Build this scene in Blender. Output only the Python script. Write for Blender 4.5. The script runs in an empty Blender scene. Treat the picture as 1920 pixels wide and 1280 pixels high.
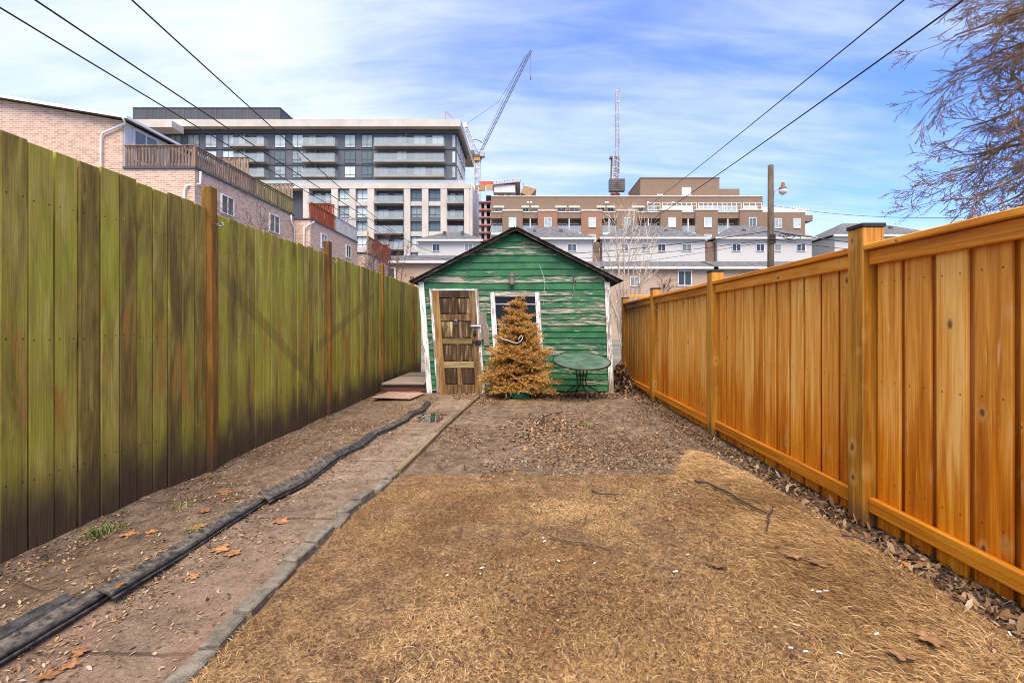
import bpy, math, random
import numpy as np
from mathutils import Matrix, Vector
random.seed(7); rng = np.random.default_rng(11)
R = math.radians
sc = bpy.context.scene
COL = sc.collection

# ------------------------------------------------------------------ camera
F = 853.0          # focal length in pixels of a 1920 wide picture
CAMZ = 1.24
cd = bpy.data.cameras.new('camera'); cam = bpy.data.objects.new('camera', cd); COL.objects.link(cam)
cam.location = (0, 0, CAMZ); cam.rotation_euler = (R(90), 0, 0)
cd.sensor_width = 36.0; cd.lens = 36.0 * F / 1920.0
cd.shift_x = -25 / 1920.0; cd.shift_y = -28 / 1920.0
cd.clip_start = 0.05; cd.clip_end = 3000
sc.camera = cam
sc.cycles.filter_width = 1.05

# ------------------------------------------------------------------ light
SUN_DIR = Vector((0.02, -0.52, 0.86)).normalized()      # towards the sun
sd = bpy.data.lights.new('sun', 'SUN'); sd.energy = 3.4; sd.angle = R(42); sd.color = (1.0, 0.90, 0.78)
sun = bpy.data.objects.new('sun', sd); COL.objects.link(sun)
sun.rotation_euler = SUN_DIR.to_track_quat('Z', 'Y').to_euler()
sc.view_settings.view_transform = 'Standard'; sc.view_settings.look = 'None'
sc.view_settings.exposure = 1.03; sc.view_settings.gamma = 1.0; sc.view_settings.use_curve_mapping = False

# ------------------------------------------------------------------ node helper
class G:
    def __init__(s, nt): s.nt = nt
    def n(s, t, ins=None, **props):
        d = s.nt.nodes.new(t)
        for k, v in props.items(): setattr(d, k, v)
        for k, v in (ins or {}).items():
            if v is None: continue
            if isinstance(v, bpy.types.NodeSocket): s.nt.links.new(v, d.inputs[k])
            else: d.inputs[k].default_value = v
        return d
    def m(s, op, a, b=None, c=None, clamp=False):
        return s.n('ShaderNodeMath', {0: a, 1: b, 2: c}, operation=op, use_clamp=clamp).outputs[0]
    def vm(s, op, a, b=None):
        return s.n('ShaderNodeVectorMath', {0: a, 1: b}, operation=op).outputs[0]
    def mix(s, f, a, b, blend='MIX'):
        c4 = lambda v: (tuple(v) + (1,)) if isinstance(v, (tuple, list)) and len(v) == 3 else v
        return s.n('ShaderNodeMix', {0: f, 6: c4(a), 7: c4(b)}, data_type='RGBA', blend_type=blend).outputs[2]
    def ramp(s, f, lo, hi):
        return s.n('ShaderNodeMapRange', {0: f, 1: lo, 2: hi, 3: 0.0, 4: 1.0}, interpolation_type='SMOOTHSTEP').outputs[0]
    def cr(s, f, stops):
        d = s.n('ShaderNodeValToRGB', {0: f}); e = d.color_ramp.elements
        while len(e) < len(stops): e.new(0.5)
        for q, (p, c) in zip(e, stops): q.position = p; q.color = tuple(c) + (1,)
        return d.outputs[0]
    def noise(s, vec, scale=5, detail=4, rough=.55, dist=0.0, out=0):
        return s.n('ShaderNodeTexNoise', {'Vector': vec, 'Scale': scale, 'Detail': detail, 'Roughness': rough, 'Distortion': dist}).outputs[out]
    def map(s, vec, scale=(1, 1, 1), loc=(0, 0, 0), rot=(0, 0, 0)):
        return s.n('ShaderNodeMapping', {'Vector': vec, 'Scale': scale, 'Location': loc, 'Rotation': rot}).outputs[0]
    def sep(s, v): return s.n('ShaderNodeSeparateXYZ', {0: v}).outputs
    def bump(s, h, st=.3, dist=.01):
        return s.n('ShaderNodeBump', {'Height': h, 'Strength': st, 'Distance': dist}).outputs[0]

def newmat(name, rough=.8, spec=.3):
    m = bpy.data.materials.new(name); m.use_nodes = True
    nt = m.node_tree; b = nt.nodes['Principled BSDF']
    b.inputs['Roughness'].default_value = rough; b.inputs['Specular IOR Level'].default_value = spec
    g = G(nt)
    def fin(col=None, bump=None, rough=None, **k):
        if col is not None:
            if isinstance(col, bpy.types.NodeSocket): nt.links.new(col, b.inputs['Base Color'])
            else: b.inputs['Base Color'].default_value = tuple(col) + (1,)
        if bump is not None: nt.links.new(bump, b.inputs['Normal'])
        if rough is not None: nt.links.new(rough, b.inputs['Roughness'])
        for kk, v in k.items(): b.inputs[kk].default_value = v
        return m
    def oc(rnd=True):
        tc = g.n('ShaderNodeTexCoord').outputs['Object']
        if not rnd: return tc, None
        r = g.n('ShaderNodeObjectInfo').outputs['Random']
        off = g.n('ShaderNodeCombineXYZ', {0: g.m('MULTIPLY', r, 37.0), 1: g.m('MULTIPLY', r, 91.0), 2: g.m('MULTIPLY', r, 53.0)}).outputs[0]
        return g.vm('ADD', tc, off), r
    def wp(): return g.n('ShaderNodeNewGeometry').outputs['Position']
    return g, fin, oc, wp

# ------------------------------------------------------------------ world
w = bpy.data.worlds.new('World'); sc.world = w; w.use_nodes = True
wn = w.node_tree; wg = G(wn)
bg = wn.nodes['Background']; bg.inputs[1].default_value = 0.145
sky = wg.n('ShaderNodeTexSky', sky_type='NISHITA', sun_disc=False)
sky.sun_elevation = math.asin(SUN_DIR.z); sky.sun_rotation = math.atan2(SUN_DIR.x, SUN_DIR.y)
sky.air_density = 1.0; sky.dust_density = 0.6; sky.ozone_density = 2.0
d = wg.n('ShaderNodeTexCoord').outputs['Generated']
dx, dy, dz = wg.sep(d)
den = wg.m('ADD', wg.m('MAXIMUM', dz, 0.0), 0.22)
flat = wg.n('ShaderNodeCombineXYZ', {0: wg.m('DIVIDE', dx, den), 1: wg.m('DIVIDE', dy, den), 2: 0.0}).outputs[0]
c1 = wg.noise(wg.map(flat, (0.7, 1.7, 1), (3.1, 1.2, 0), (0, 0, R(-18))), 1.1, 8, .55, 0.5)
c2 = wg.noise(wg.map(flat, (.45, .6, 1), (2.6, 4.9, 0)), 1.0, 3, .5, 0.3)
c3 = wg.noise(wg.map(flat, (1.2, 5.5, 1), (1.0, 5.0, 0), (0, 0, R(-12))), 2.2, 7, .58, 0.4)
cov = wg.m('ADD', wg.m('MULTIPLY', c1, .60), wg.m('ADD', wg.m('MULTIPLY', c2, .55), wg.m('MULTIPLY', c3, .28)))
cov = wg.m('SUBTRACT', cov, wg.m('MULTIPLY', dx, .14))
cl = wg.ramp(cov, .47, .97)
hz = wg.m('POWER', wg.m('SUBTRACT', 1.0, wg.m('MAXIMUM', dz, 0.0)), 7.0)
cl = wg.m('MAXIMUM', wg.m('MULTIPLY', cl, .92), wg.m('MULTIPLY', hz, .45))
base = wg.mix(1.0, sky.outputs[0], (0.54, 0.71, 1.17), 'MULTIPLY')
wn.links.new(wg.mix(cl, base, (3.7, 4.0, 4.45)), bg.inputs[0])

# ------------------------------------------------------------------ object helpers
WM = {}
def ob(name, mesh, mat=None, parent=None, M=None, label=None, cat=None, group=None, kind=None):
    o = bpy.data.objects.new(name, mesh); COL.objects.link(o)
    M = M if M is not None else Matrix.Identity(4)
    if parent is not None:
        o.parent = parent; o.matrix_parent_inverse = WM[parent.name].inverted()
    o.matrix_basis = M; WM[o.name] = M.copy()
    if mat is not None and mesh is not None:
        if not mesh.materials: mesh.materials.append(mat)
        elif mesh.materials[0] != mat:
            o.material_slots[0].link = 'OBJECT'; o.material_slots[0].material = mat
    if label: o['label'] = label
    if cat: o['category'] = cat
    if group: o['group'] = group
    if kind: o['kind'] = kind
    return o
def empty(name, loc, label, cat, group=None):
    o = ob(name, None, M=Matrix.Translation(loc), label=label, cat=cat, group=group); o.empty_display_size = .2
    return o
def T(x, y, z): return Matrix.Translation((x, y, z))
def TRS(loc, rot=(0, 0, 0), s=(1, 1, 1)):
    from mathutils import Euler
    return Matrix.LocRotScale(Vector(loc), Euler(rot), Vector(s))

class MB:
    def __init__(s): s.v = []; s.f = []
    def box(s, x0, x1, y0, y1, z0, z1, fn=None):
        b = len(s.v)
        P = [(x0, y0, z0), (x1, y0, z0), (x1, y1, z0), (x0, y1, z0), (x0, y0, z1), (x1, y0, z1), (x1, y1, z1), (x0, y1, z1)]
        s.v += [fn(*p) for p in P] if fn else P
        s.f += [tuple(b + i for i in q) for q in ((0, 3, 2, 1), (4, 5, 6, 7), (0, 1, 5, 4), (1, 2, 6, 5), (2, 3, 7, 6), (3, 0, 4, 7))]
        return s
    def bevbox(s, x0, x1, y0, y1, z0, z1, c=.006, fn=None):
        # box with all edges chamfered
        b = len(s.v); P = []
        for (sx, X) in ((0, x0), (1, x1)):
            for (sy, Y) in ((0, y0), (1, y1)):
                for (sz, Z) in ((0, z0), (1, z1)):
                    ix = c if sx == 0 else -c; iy = c if sy == 0 else -c; iz = c if sz == 0 else -c
                    P += [(X, Y + iy, Z + iz), (X + ix, Y, Z + iz), (X + ix, Y + iy, Z)]
        s.v += [fn(*p) for p in P] if fn else P
        I = lambda a, bb, cc, k: b + ((a * 2 + bb) * 2 + cc) * 3 + k
        f = s.f
        f.append((I(0,0,0,0), I(0,0,1,0), I(0,1,1,0), I(0,1,0,0))); f.append((I(1,0,0,0), I(1,1,0,0), I(1,1,1,0), I(1,0,1,0)))
        f.append((I(0,0,0,1), I(1,0,0,1), I(1,0,1,1), I(0,0,1,1))); f.append((I(0,1,0,1), I(0,1,1,1), I(1,1,1,1), I(1,1,0,1)))
        f.append((I(0,0,0,2), I(0,1,0,2), I(1,1,0,2), I(1,0,0,2))); f.append((I(0,0,1,2), I(1,0,1,2), I(1,1,1,2), I(0,1,1,2)))
        for a in (0, 1):
            for c2 in (0, 1):
                f.append((I(a,c2,0,0), I(a,c2,1,0), I(a,c2,1,1), I(a,c2,0,1)))
                f.append((I(a,0,c2,0), I(a,0,c2,2), I(a,1,c2,2), I(a,1,c2,0)))
                f.append((I(0,a,c2,1), I(0,a,c2,2), I(1,a,c2,2), I(1,a,c2,1)))
                for e in (0, 1): f.append((I(a,c2,e,0), I(a,c2,e,1), I(a,c2,e,2)))
        return s
    def quad(s, a, b, c, d):
        i = len(s.v); s.v += [a, b, c, d]; s.f.append((i, i + 1, i + 2, i + 3)); return s
    def bar(s, p, q, wd, ht, up=(0, 0, 1)):
        p = Vector(p); q = Vector(q); d = (q - p).normalized(); u = Vector(up)
        if abs(d.dot(u)) > .98: u = Vector((0, 1, 0))
        r = d.cross(u).normalized() * wd / 2; u = r.cross(d).normalized() * ht / 2
        i = len(s.v)
        for c in (p, q): s.v += [tuple(c - r - u), tuple(c + r - u), tuple(c + r + u), tuple(c - r + u)]
        s.f += [(i, i+1, i+5, i+4), (i+1, i+2, i+6, i+5), (i+2, i+3, i+7, i+6), (i+3, i, i+4, i+7), (i+3, i+2, i+1, i), (i+4, i+5, i+6, i+7)]
        return s
    def tube(s, pts, rad, n=6, cap=True):
        pts = [Vector(p) for p in pts]; k = len(pts)
        if not hasattr(rad, '__len__'): rad = [rad] * k
        base = len(s.v); prev = None
        for i, p in enumerate(pts):
            d = (pts[min(i + 1, k - 1)] - pts[max(i - 1, 0)])
            d = d.normalized() if d.length > 1e-9 else Vector((0, 0, 1))
            if prev is None:
                a = Vector((0, 0, 1)) if abs(d.z) < .9 else Vector((1, 0, 0)); r = d.cross(a).normalized()
            else:
                r = (prev - d * prev.dot(d)); r = r.normalized() if r.length > 1e-6 else d.orthogonal().normalized()
            prev = r; u = d.cross(r)
            for j in range(n):
                t = 2 * math.pi * j / n
                s.v.append(tuple(p + (r * math.cos(t) + u * math.sin(t)) * rad[i]))
        for i in range(k - 1):
            for j in range(n):
                a = base + i * n + j; b = base + i * n + (j + 1) % n
                s.f.append((a, b, b + n, a + n))
        if cap:
            s.f.append(tuple(base + j for j in reversed(range(n)))); s.f.append(tuple(base + (k - 1) * n + j for j in range(n)))
        return s
    def lathe(s, prof, c=(0, 0, 0), n=16, cap=True):
        base = len(s.v)
        for (r, z) in prof:
            for j in range(n):
                t = 2 * math.pi * j / n; s.v.append((c[0] + r * math.cos(t), c[1] + r * math.sin(t), c[2] + z))
        for i in range(len(prof) - 1):
            for j in range(n):
                a = base + i * n + j; b = base + i * n + (j + 1) % n; s.f.append((a, b, b + n, a + n))
        if cap: s.f.append(tuple(base + j for j in reversed(range(n)))); s.f.append(tuple(base + (len(prof) - 1) * n + j for j in range(n)))
        return s
    def prism(s, poly, y0, y1):     # polygon in x,z (counter clockwise seen from -y), extruded in y
        b = len(s.v); n = len(poly)
        s.v += [(x, y0, z) for x, z in poly] + [(x, y1, z) for x, z in poly]
        s.f.append(tuple(b + i for i in range(n))); s.f.append(tuple(b + n + i for i in reversed(range(n))))
        for i in range(n):
            j = (i + 1) % n; s.f.append((b + j, b + i, b + n + i, b + n + j))
        return s
    def mesh(s, name, smooth=False):
        m = bpy.data.meshes.new(name); m.from_pydata(s.v, [], s.f); m.update()
        if smooth: m.polygons.foreach_set('use_smooth', [True] * len(m.polygons))
        return m
    def build(s, name, mat, parent=None, smooth=False, M=None, **k):
        return ob(name, s.mesh(name, smooth), mat, parent, M, **k)

def np_mesh(name, V, Fc, smooth=False, attr=None):
    V = np.asarray(V, np.float32); Fc = np.asarray(Fc, np.int32); n, k = Fc.shape
    m = bpy.data.meshes.new(name); m.vertices.add(len(V)); m.vertices.foreach_set('co', V.ravel())
    m.loops.add(n * k); m.loops.foreach_set('vertex_index', Fc.ravel())
    m.polygons.add(n); m.polygons.foreach_set('loop_start', np.arange(0, n * k, k, dtype=np.int32))
    if smooth: m.polygons.foreach_set('use_smooth', np.ones(n, bool))
    m.update(calc_edges=True)
    for nm, dom, vals in (attr or []):
        a = m.attributes.new(nm, 'FLOAT', dom); a.data.foreach_set('value', np.asarray(vals, np.float32))
    return m

def wx(px, Y): return (px - 985.0) * Y / F
def wz(py, Y): return CAMZ - (py - 612.0) * Y / F
def gp(px, py, dz=0.0):
    Y = CAMZ * F / (py - 612.0); return (wx(px, Y), Y, dz)

# value noise
_lat = rng.random((256, 256))
def vnoise(x, y, s=1.0, o=0):
    x = np.asarray(x, float) * s + 17.3 * o + 100; y = np.asarray(y, float) * s + 9.7 * o + 100
    xi = np.floor(x).astype(int); yi = np.floor(y).astype(int); fx = x - xi; fy = y - yi
    fx = fx * fx * (3 - 2 * fx); fy = fy * fy * (3 - 2 * fy)
    L = lambda a, b: _lat[a % 256, b % 256]
    return (L(xi, yi) * (1 - fx) + L(xi + 1, yi) * fx) * (1 - fy) + (L(xi, yi + 1) * (1 - fx) + L(xi + 1, yi + 1) * fx) * fy - .5
def fbm(x, y, s, n=4, o=0):
    return sum(vnoise(x, y, s * 2 ** i, o + i) * .5 ** i for i in range(n))

# ------------------------------------------------------------------ materials
def simple(name, col, rough=.7, var=.25, scale=3.0, spec=.3, metal=0.0, bump=0.0, rnd=0.0):
    g, fin, oc, wp = newmat(name, rough, spec)
    c, r = oc(); n = g.noise(c, scale, 6, .6)
    lo = tuple(v * (1 - var) for v in col); hi = tuple(min(1, v * (1 + var)) for v in col)
    q = g.mix(g.ramp(n, .3, .7), lo, hi)
    if rnd: q = g.mix(g.m('MULTIPLY', r, rnd), q, tuple(v * .35 for v in col))
    return fin(q, g.bump(g.noise(c, scale * 6, 5), bump, .02) if bump else None, Metallic=metal)

def wood(name, cols, axis=2, knots=.0, rough=.75, contrast=1.0, grey=None, bumpst=.35):
    """planed boards: long grain along axis"""
    g, fin, oc, wp = newmat(name, rough, .25)
    c, r = oc(); s = [14.0] * 3; s[axis] = .9
    n1 = g.noise(g.map(c, tuple(s)), 1.6, 6, .6, .6)
    s2 = [60.0] * 3; s2[axis] = 1.4
    n2 = g.noise(g.map(c, tuple(s2)), 1.5, 4, .6)
    n3 = g.noise(c, 1.3, 3)
    f = g.m('ADD', g.m('MULTIPLY', n1, .55), g.m('ADD', g.m('MULTIPLY', n2, .25), g.m('MULTIPLY', n3, .2)))
    f = g.m('ADD', f, g.m('MULTIPLY', g.m('SUBTRACT', r, .5), .16))
    col = g.cr(f, [(.37, cols[0]), (.5, cols[1]), (.63, cols[2])])
    if knots:
        ks = [5.5] * 3; ks[axis] = 2.6
        v = g.n('ShaderNodeTexVoronoi', {'Vector': g.map(c, tuple(ks)), 'Scale': 1.0, 'Randomness': 1.0}, feature='F1')
        k = g.m('SUBTRACT', 1.0, g.ramp(v.outputs['Distance'], .03, .13))
        k = g.m('MULTIPLY', k, g.m('GREATER_THAN', g.sep(v.outputs['Color'])[0], 1 - knots))
        col = g.mix(g.m('MULTIPLY', k, .8), col, tuple(x * .28 for x in cols[0]))
    return fin(col, g.bump(g.m('ADD', n2, g.m('MULTIPLY', n1, .6)), bumpst, .006))

def nail_dots(g, col, y0, z0, pitch, dark):
    tc = g.sep(g.n('ShaderNodeTexCoord').outputs['Object'])
    dy = g.m('SUBTRACT', g.m('ABSOLUTE', tc[1]), y0)
    dz = g.m('MULTIPLY', g.m('SUBTRACT', g.m('FRACT', g.m('ADD', g.m('DIVIDE', g.m('SUBTRACT', tc[2], z0), pitch), .5)), .5), pitch)
    rr = g.m('SQRT', g.m('ADD', g.m('MULTIPLY', dy, dy), g.m('MULTIPLY', dz, dz)))
    return g.mix(g.m('MULTIPLY', g.m('SUBTRACT', 1.0, g.ramp(rr, .0035, .0065)), .85), col, dark)
def old_fence_mat(name, post=False):
    g, fin, oc, wp = newmat(name, .82, .2)
    c, r = oc(); p = wp(); X, Y, Z = g.sep(p)
    n1 = g.noise(g.map(c, (7, 7, 1.1)), 1.5, 6, .58, .6)
    n2 = g.noise(g.map(c, (60, 60, 2.2)), 1.4, 4, .6)
    n3 = g.noise(g.map(p, (1, .9, .55)), 1.9, 4, .55, .5)
    n5 = g.m('SUBTRACT', g.n('ShaderNodeTexWhiteNoise', {'W': g.m('MULTIPLY', r, 77.0)}, noise_dimensions='1D').outputs[0], .5)
    n4 = g.noise(g.map(c, (5, 5, 1.1)), 1.3, 4, .6, 1.0)
    col = g.cr(g.m('ADD', g.m('MULTIPLY', n1, .75), g.m('ADD', g.m('MULTIPLY', n2, .25), g.m('MULTIPLY', n5, .22))),
               [(.32, (.13, .085, .020)), (.5, (.28, .200, .040)), (.68, (.46, .345, .080))])
    alg = g.ramp(g.m('ADD', g.m('MULTIPLY', n3, .6), g.m('ADD', g.m('MULTIPLY', n4, .5), g.m('MULTIPLY', n5, .20))), .48, .68)
    col = g.mix(g.m('MULTIPLY', alg, .68), col, g.mix(n1, (.17, .165, .012), (.50, .46, .035)))
    lim = g.ramp(g.noise(g.map(c, (11, 11, 1.2)), 1.2, 4, .6, .7), .60, .76)
    col = g.mix(g.m('MULTIPLY', lim, .55), col, (.54, .48, .10))
    org = g.ramp(g.noise(g.map(c, (6, 6, 1.0), (4, 7, 2)), 1.3, 4, .6, .9), .54, .68)
    mid = g.m('MULTIPLY', g.ramp(Z, .2, .7), g.m('SUBTRACT', 1.0, g.ramp(Z, 1.2, 1.7)))
    col = g.mix(g.m('MULTIPLY', g.m('MULTIPLY', org, mid), .8), col, (.38, .16, .03))
    if post: col = g.mix(.72, col, g.mix(g.ramp(n1, .35, .65), (.075, .020, .006), (.27, .072, .013)))
    # brace ghosts: two slanting stains
    def band(y0, z0, y1, z1, hw):
        mm = (z1 - z0) / (y1 - y0)
        dd = g.m('ABSOLUTE', g.m('SUBTRACT', Z, g.m('ADD', z0 - mm * y0, g.m('MULTIPLY', Y, mm))))
        dd = g.m('ADD', dd, g.m('MULTIPLY', g.m('SUBTRACT', n3, .5), .10))
        k = g.m('SUBTRACT', 1.0, g.ramp(dd, hw * .75, hw * 1.25))
        return g.m('MULTIPLY', k, g.m('MULTIPLY', g.m('GREATER_THAN', Y, y0), g.m('LESS_THAN', Y, y1)))
    bd = g.m('MAXIMUM', band(4.2, 1.75, 6.25, .38, .085), band(6.15, .95, 8.5, 1.80, .075))
    col = g.mix(g.m('MULTIPLY', bd, g.m('MULTIPLY', n1, .6)), col, (.085, .055, .018))
    crk = g.ramp(g.noise(g.map(c, (130, 130, 1.6), (9, 9, 9)), 1.0, 3, .6), .66, .72)
    col = g.mix(g.m('MULTIPLY', crk, .45), col, (.06, .04, .014))
    # mud splashed up from the ground
    mud = g.m('ADD', Z, g.m('MULTIPLY', g.m('SUBTRACT', g.noise(g.map(p, (1, 1.6, .5)), 2.0, 5, .6), .5), .75))
    mudf = g.m('SUBTRACT', 1.0, g.ramp(mud, .04, .56))
    col = g.mix(g.m('MULTIPLY', mudf, .93), col, g.mix(n2, (.045, .025, .014), (.085, .052, .032)))
    ks = g.n('ShaderNodeTexVoronoi', {'Vector': g.map(c, (5.5, 5.5, 2.2)), 'Scale': 1.0}, feature='F1')
    k = g.m('MULTIPLY', g.m('SUBTRACT', 1.0, g.ramp(ks.outputs['Distance'], .03, .11)), g.m('GREATER_THAN', g.sep(ks.outputs['Color'])[0], .72))
    col = g.mix(g.m('MULTIPLY', k, .7), col, (.05, .03, .012))
    if not post: col = nail_dots(g, col, .042, .43, .80, (.02, .014, .008))
    return fin(col, g.bump(g.m('ADD', n2, n1), .6, .008))

def new_fence_mat(name, post=False, rail=False):
    ax = 1 if rail else 2
    g, fin, oc, wp = newmat(name, .5, .35)
    c, r = oc(); p = wp(); X, Y, Z = g.sep(p)
    s1 = [13.0] * 3; s1[ax] = .8; s2 = [70.0] * 3; s2[ax] = 1.5
    n1 = g.noise(g.map(c, tuple(s1)), 1.5, 5, .6, .7)
    n2 = g.noise(g.map(c, tuple(s2)), 1.4, 4, .6)
    f = g.m('ADD', g.m('MULTIPLY', n1, .7), g.m('ADD', g.m('MULTIPLY', n2, .3), g.m('MULTIPLY', g.m('SUBTRACT', r, .5), .16)))
    pale = g.cr(f, [(.34, (.54, .175, .012)), (.5, (.76, .315, .040)), (.66, (.92, .50, .13))])
    rich = g.cr(f, [(.34, (.38, .090, .001)), (.5, (.66, .190, .003)), (.66, (.84, .32, .012))])
    if post: pale = rich = g.cr(f, [(.36, (.16, .060, .005)), (.5, (.36, .140, .009)), (.64, (.54, .24, .022))])
    elif rail: pale = rich = g.cr(f, [(.34, (.42, .120, .003)), (.5, (.66, .22, .008)), (.66, (.84, .35, .03))])
    # richer stain low down, its upper limit ragged along the grain
    e = g.m('ADD', Z, g.m('MULTIPLY', g.m('SUBTRACT', g.noise(g.map(c, (22, 22, .7)), 1.5, 3, .6), .5), 1.5))
    e = g.m('ADD', e, g.m('MULTIPLY', g.m('SUBTRACT', r, .5), .35))
    col = g.mix(g.ramp(e, .40, .80), rich, pale)
    streak = g.ramp(g.noise(g.map(c, (26, 26, 2.2), (3, 1, 5)), 1.5, 3, .55, .5), .67, .74)
    col = g.mix(g.m('MULTIPLY', streak, .0 if (post or rail) else .6), col, (.80, .52, .25))
    ks = [8.0] * 3; ks[ax] = 5.0
    v = g.n('ShaderNodeTexVoronoi', {'Vector': g.map(c, tuple(ks)), 'Scale': 1.0}, feature='F1')
    kc = g.sep(v.outputs['Color']); on = g.m('GREATER_THAN', kc[0], .45)
    kd = g.m('DIVIDE', g.m('ADD', v.outputs['Distance'], g.m('MULTIPLY', g.m('SUBTRACT', g.noise(c, 35, 2), .5), .10)), g.m('ADD', .35, g.m('MULTIPLY', kc[1], .95)))
    k = g.m('MULTIPLY', g.m('SUBTRACT', 1.0, g.ramp(kd, .06, .15)), on)
    halo = g.m('MULTIPLY', g.m('SUBTRACT', 1.0, g.ramp(kd, .14, .38)), on)
    col = g.mix(g.m('MULTIPLY', halo, .35), col, (.70, .40, .13))
    col = g.mix(g.m('MULTIPLY', k, .85), col, (.10, .028, .005))
    crk = g.ramp(g.noise(g.map(c, (150, 150, 2.0) if ax == 2 else (150, 2.0, 150), (9, 9, 9)), 1.0, 3, .6), .66, .72)
    col = g.mix(g.m('MULTIPLY', crk, .5), col, (.16, .05, .006))
    if post:
        mud = g.m('SUBTRACT', 1.0, g.ramp(g.m('ADD', Z, g.m('MULTIPLY', g.m('SUBTRACT', n1, .5), .3)), .0, .16))
        col = g.mix(g.m('MULTIPLY', mud, .7), col, (.08, .05, .03))
    if not post and not rail: col = nail_dots(g, col, .050, .28, .62, (.10, .03, .006))
    return fin(col, g.bump(g.m('ADD', n2, n1), .4, .006))

def peel_mat(name, paint, paint2, woodc, lo, hi, axis=0, rndamt=.3):
    g, fin, oc, wp = newmat(name, .62, .3)
    c, r = oc(); s = [9.0] * 3; s[axis] = 1.35; s2 = [40.0] * 3; s2[axis] = 3.0; s3 = [110.0] * 3; s3[axis] = 3.0
    a = g.noise(g.map(c, tuple(s)), 1.3, 5, .65, .9)
    b = g.noise(g.map(c, tuple(s2)), 1.3, 5, .68, .6)
    gr = g.noise(g.map(c, tuple(s3)), 1.2, 4, .6)
    f = g.m('ADD', g.m('MULTIPLY', a, .48), g.m('MULTIPLY', b, .52))
    f = g.m('ADD', f, g.m('MULTIPLY', g.m('SUBTRACT', r, .5), rndamt))
    peel = g.ramp(f, lo, hi)
    pc = g.mix(g.ramp(g.noise(c, 3.0, 4), .3, .7), paint, paint2)
    wc = g.cr(gr, [(.3, tuple(x * .4 for x in woodc)), (.5, woodc), (.72, tuple(min(1, x * 1.45) for x in woodc))])
    return fin(g.mix(peel, pc, wc), g.bump(g.m('SUBTRACT', g.m('MULTIPLY', gr, .35), g.m('MULTIPLY', peel, .8)), .55, .006))

def brick_mat(name, c1, c2, mortar, var=.5):
    g, fin, oc, wp = newmat(name, .85, .2)
    p = wp(); X, Y, Z = g.sep(p); nrm = g.sep(g.n('ShaderNodeNewGeometry').outputs['Normal'])
    side = g.m('GREATER_THAN', g.m('ABSOLUTE', nrm[0]), .5)
    u = g.m('ADD', g.m('MULTIPLY', Y, side), g.m('MULTIPLY', X, g.m('SUBTRACT', 1.0, side)))
    uv = g.n('ShaderNodeCombineXYZ', {0: u, 1: Z, 2: 0.0}).outputs[0]
    b = g.n('ShaderNodeTexBrick', {'Vector': uv, 'Color1': c1 + (1,), 'Color2': c2 + (1,), 'Mortar': mortar + (1,), 'Scale': 1.0,
            'Mortar Size': .012, 'Mortar Smooth': .2, 'Bias': -.15, 'Brick Width': .27, 'Row Height': .098}, offset=.5)
    n = g.noise(p, .8, 5)
    col = g.mix(.2, b.outputs[0], g.mix(g.ramp(n, .3, .7), tuple(x * .7 for x in c1), tuple(min(1, x * 1.25) for x in c2)), 'MIX')
    return fin(col, g.bump(b.outputs['Fac'], -.3, .01))

M_ = {}
M_['oldfence'] = old_fence_mat('algae stained old boards')
M_['oldpost'] = old_fence_mat('weathered cedar post', True)
M_['newboard'] = new_fence_mat('orange stained board')
M_['newpost'] = new_fence_mat('pressure treated post', post=True)
M_['newrail'] = new_fence_mat('orange stained rail', rail=True)
M_['green'] = peel_mat('peeling green paint', (.011, .080, .026), (.028, .145, .050), (.34, .285, .215), .545, .600, 0, .15)
M_['white'] = peel_mat('peeling white paint', (.62, .60, .55), (.74, .72, .67), (.25, .19, .13), .475, .56, 2, .1)
M_['whiteh'] = peel_mat('peeling white paint across', (.60, .57, .50), (.70, .68, .62), (.26, .20, .13), .46, .56, 0, .1)
M_['doordark'] = wood('weathered dark door wood', ((.028, .013, .006), (.085, .042, .016), (.25, .15, .06)), 2, contrast=1.2, rough=.6)
M_['doorrail'] = wood('weathered pale door rail', ((.07, .04, .014), (.20, .13, .05), (.34, .25, .12)), 0)
M_['doorpanel'] = wood('worn door panel', ((.022, .011, .006), (.085, .046, .018), (.52, .40, .21)), 2)
M_['doorred'] = wood('door stile of orange brown', ((.05, .018, .005), (.17, .075, .02), (.36, .22, .07)), 2)
M_['ply'] = peel_mat('grey peeling plywood', (.30, .26, .22), (.36, .31, .27), (.20, .15, .11), .5, .6, 2, .2)
M_['shingle'] = simple('dark asphalt shingle', (.030, .026, .024), .9, .4, 12, bump=.4)
M_['rake'] = wood('dark rotten rake board', ((.018, .013, .010), (.045, .032, .024), (.12, .09, .065)), 0)
M_['dark'] = simple('dark interior', (.02, .02, .02), .9)
M_['iron'] = simple('rusty dark iron', (.045, .030, .022), .55, .5, 20, metal=.4)
M_['steel'] = simple('grey zinc steel', (.30, .29, .28), .4, .3, 20, metal=.7)
M_['black'] = simple('black metal cap', (.025, .025, .027), .5)
M_['plank'] = wood('grey weathered plank', ((.12, .09, .065), (.24, .185, .135), (.36, .29, .22)), 0)
M_['planky'] = wood('brown edging board', ((.09, .06, .03), (.19, .135, .07), (.30, .22, .125)), 1)
M_['redstep'] = wood('red brown riser', ((.06, .022, .014), (.12, .045, .028), (.19, .085, .055)), 0)
M_['mat'] = wood('pinkish tan sheet', ((.24, .14, .095), (.33, .21, .15), (.42, .28, .20)), 1)
M_['plastic'] = simple('black plastic edging', (.042, .036, .031), .55, .7, 22, spec=.35)
M_['plasticdusty'] = simple('dusty black plastic', (.085, .070, .055), .75, .7, 30, spec=.2)
M_['paver'] = simple('grey concrete edging stone', (.20, .165, .12), .9, .35, 20, bump=.6, rnd=.5)
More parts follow.
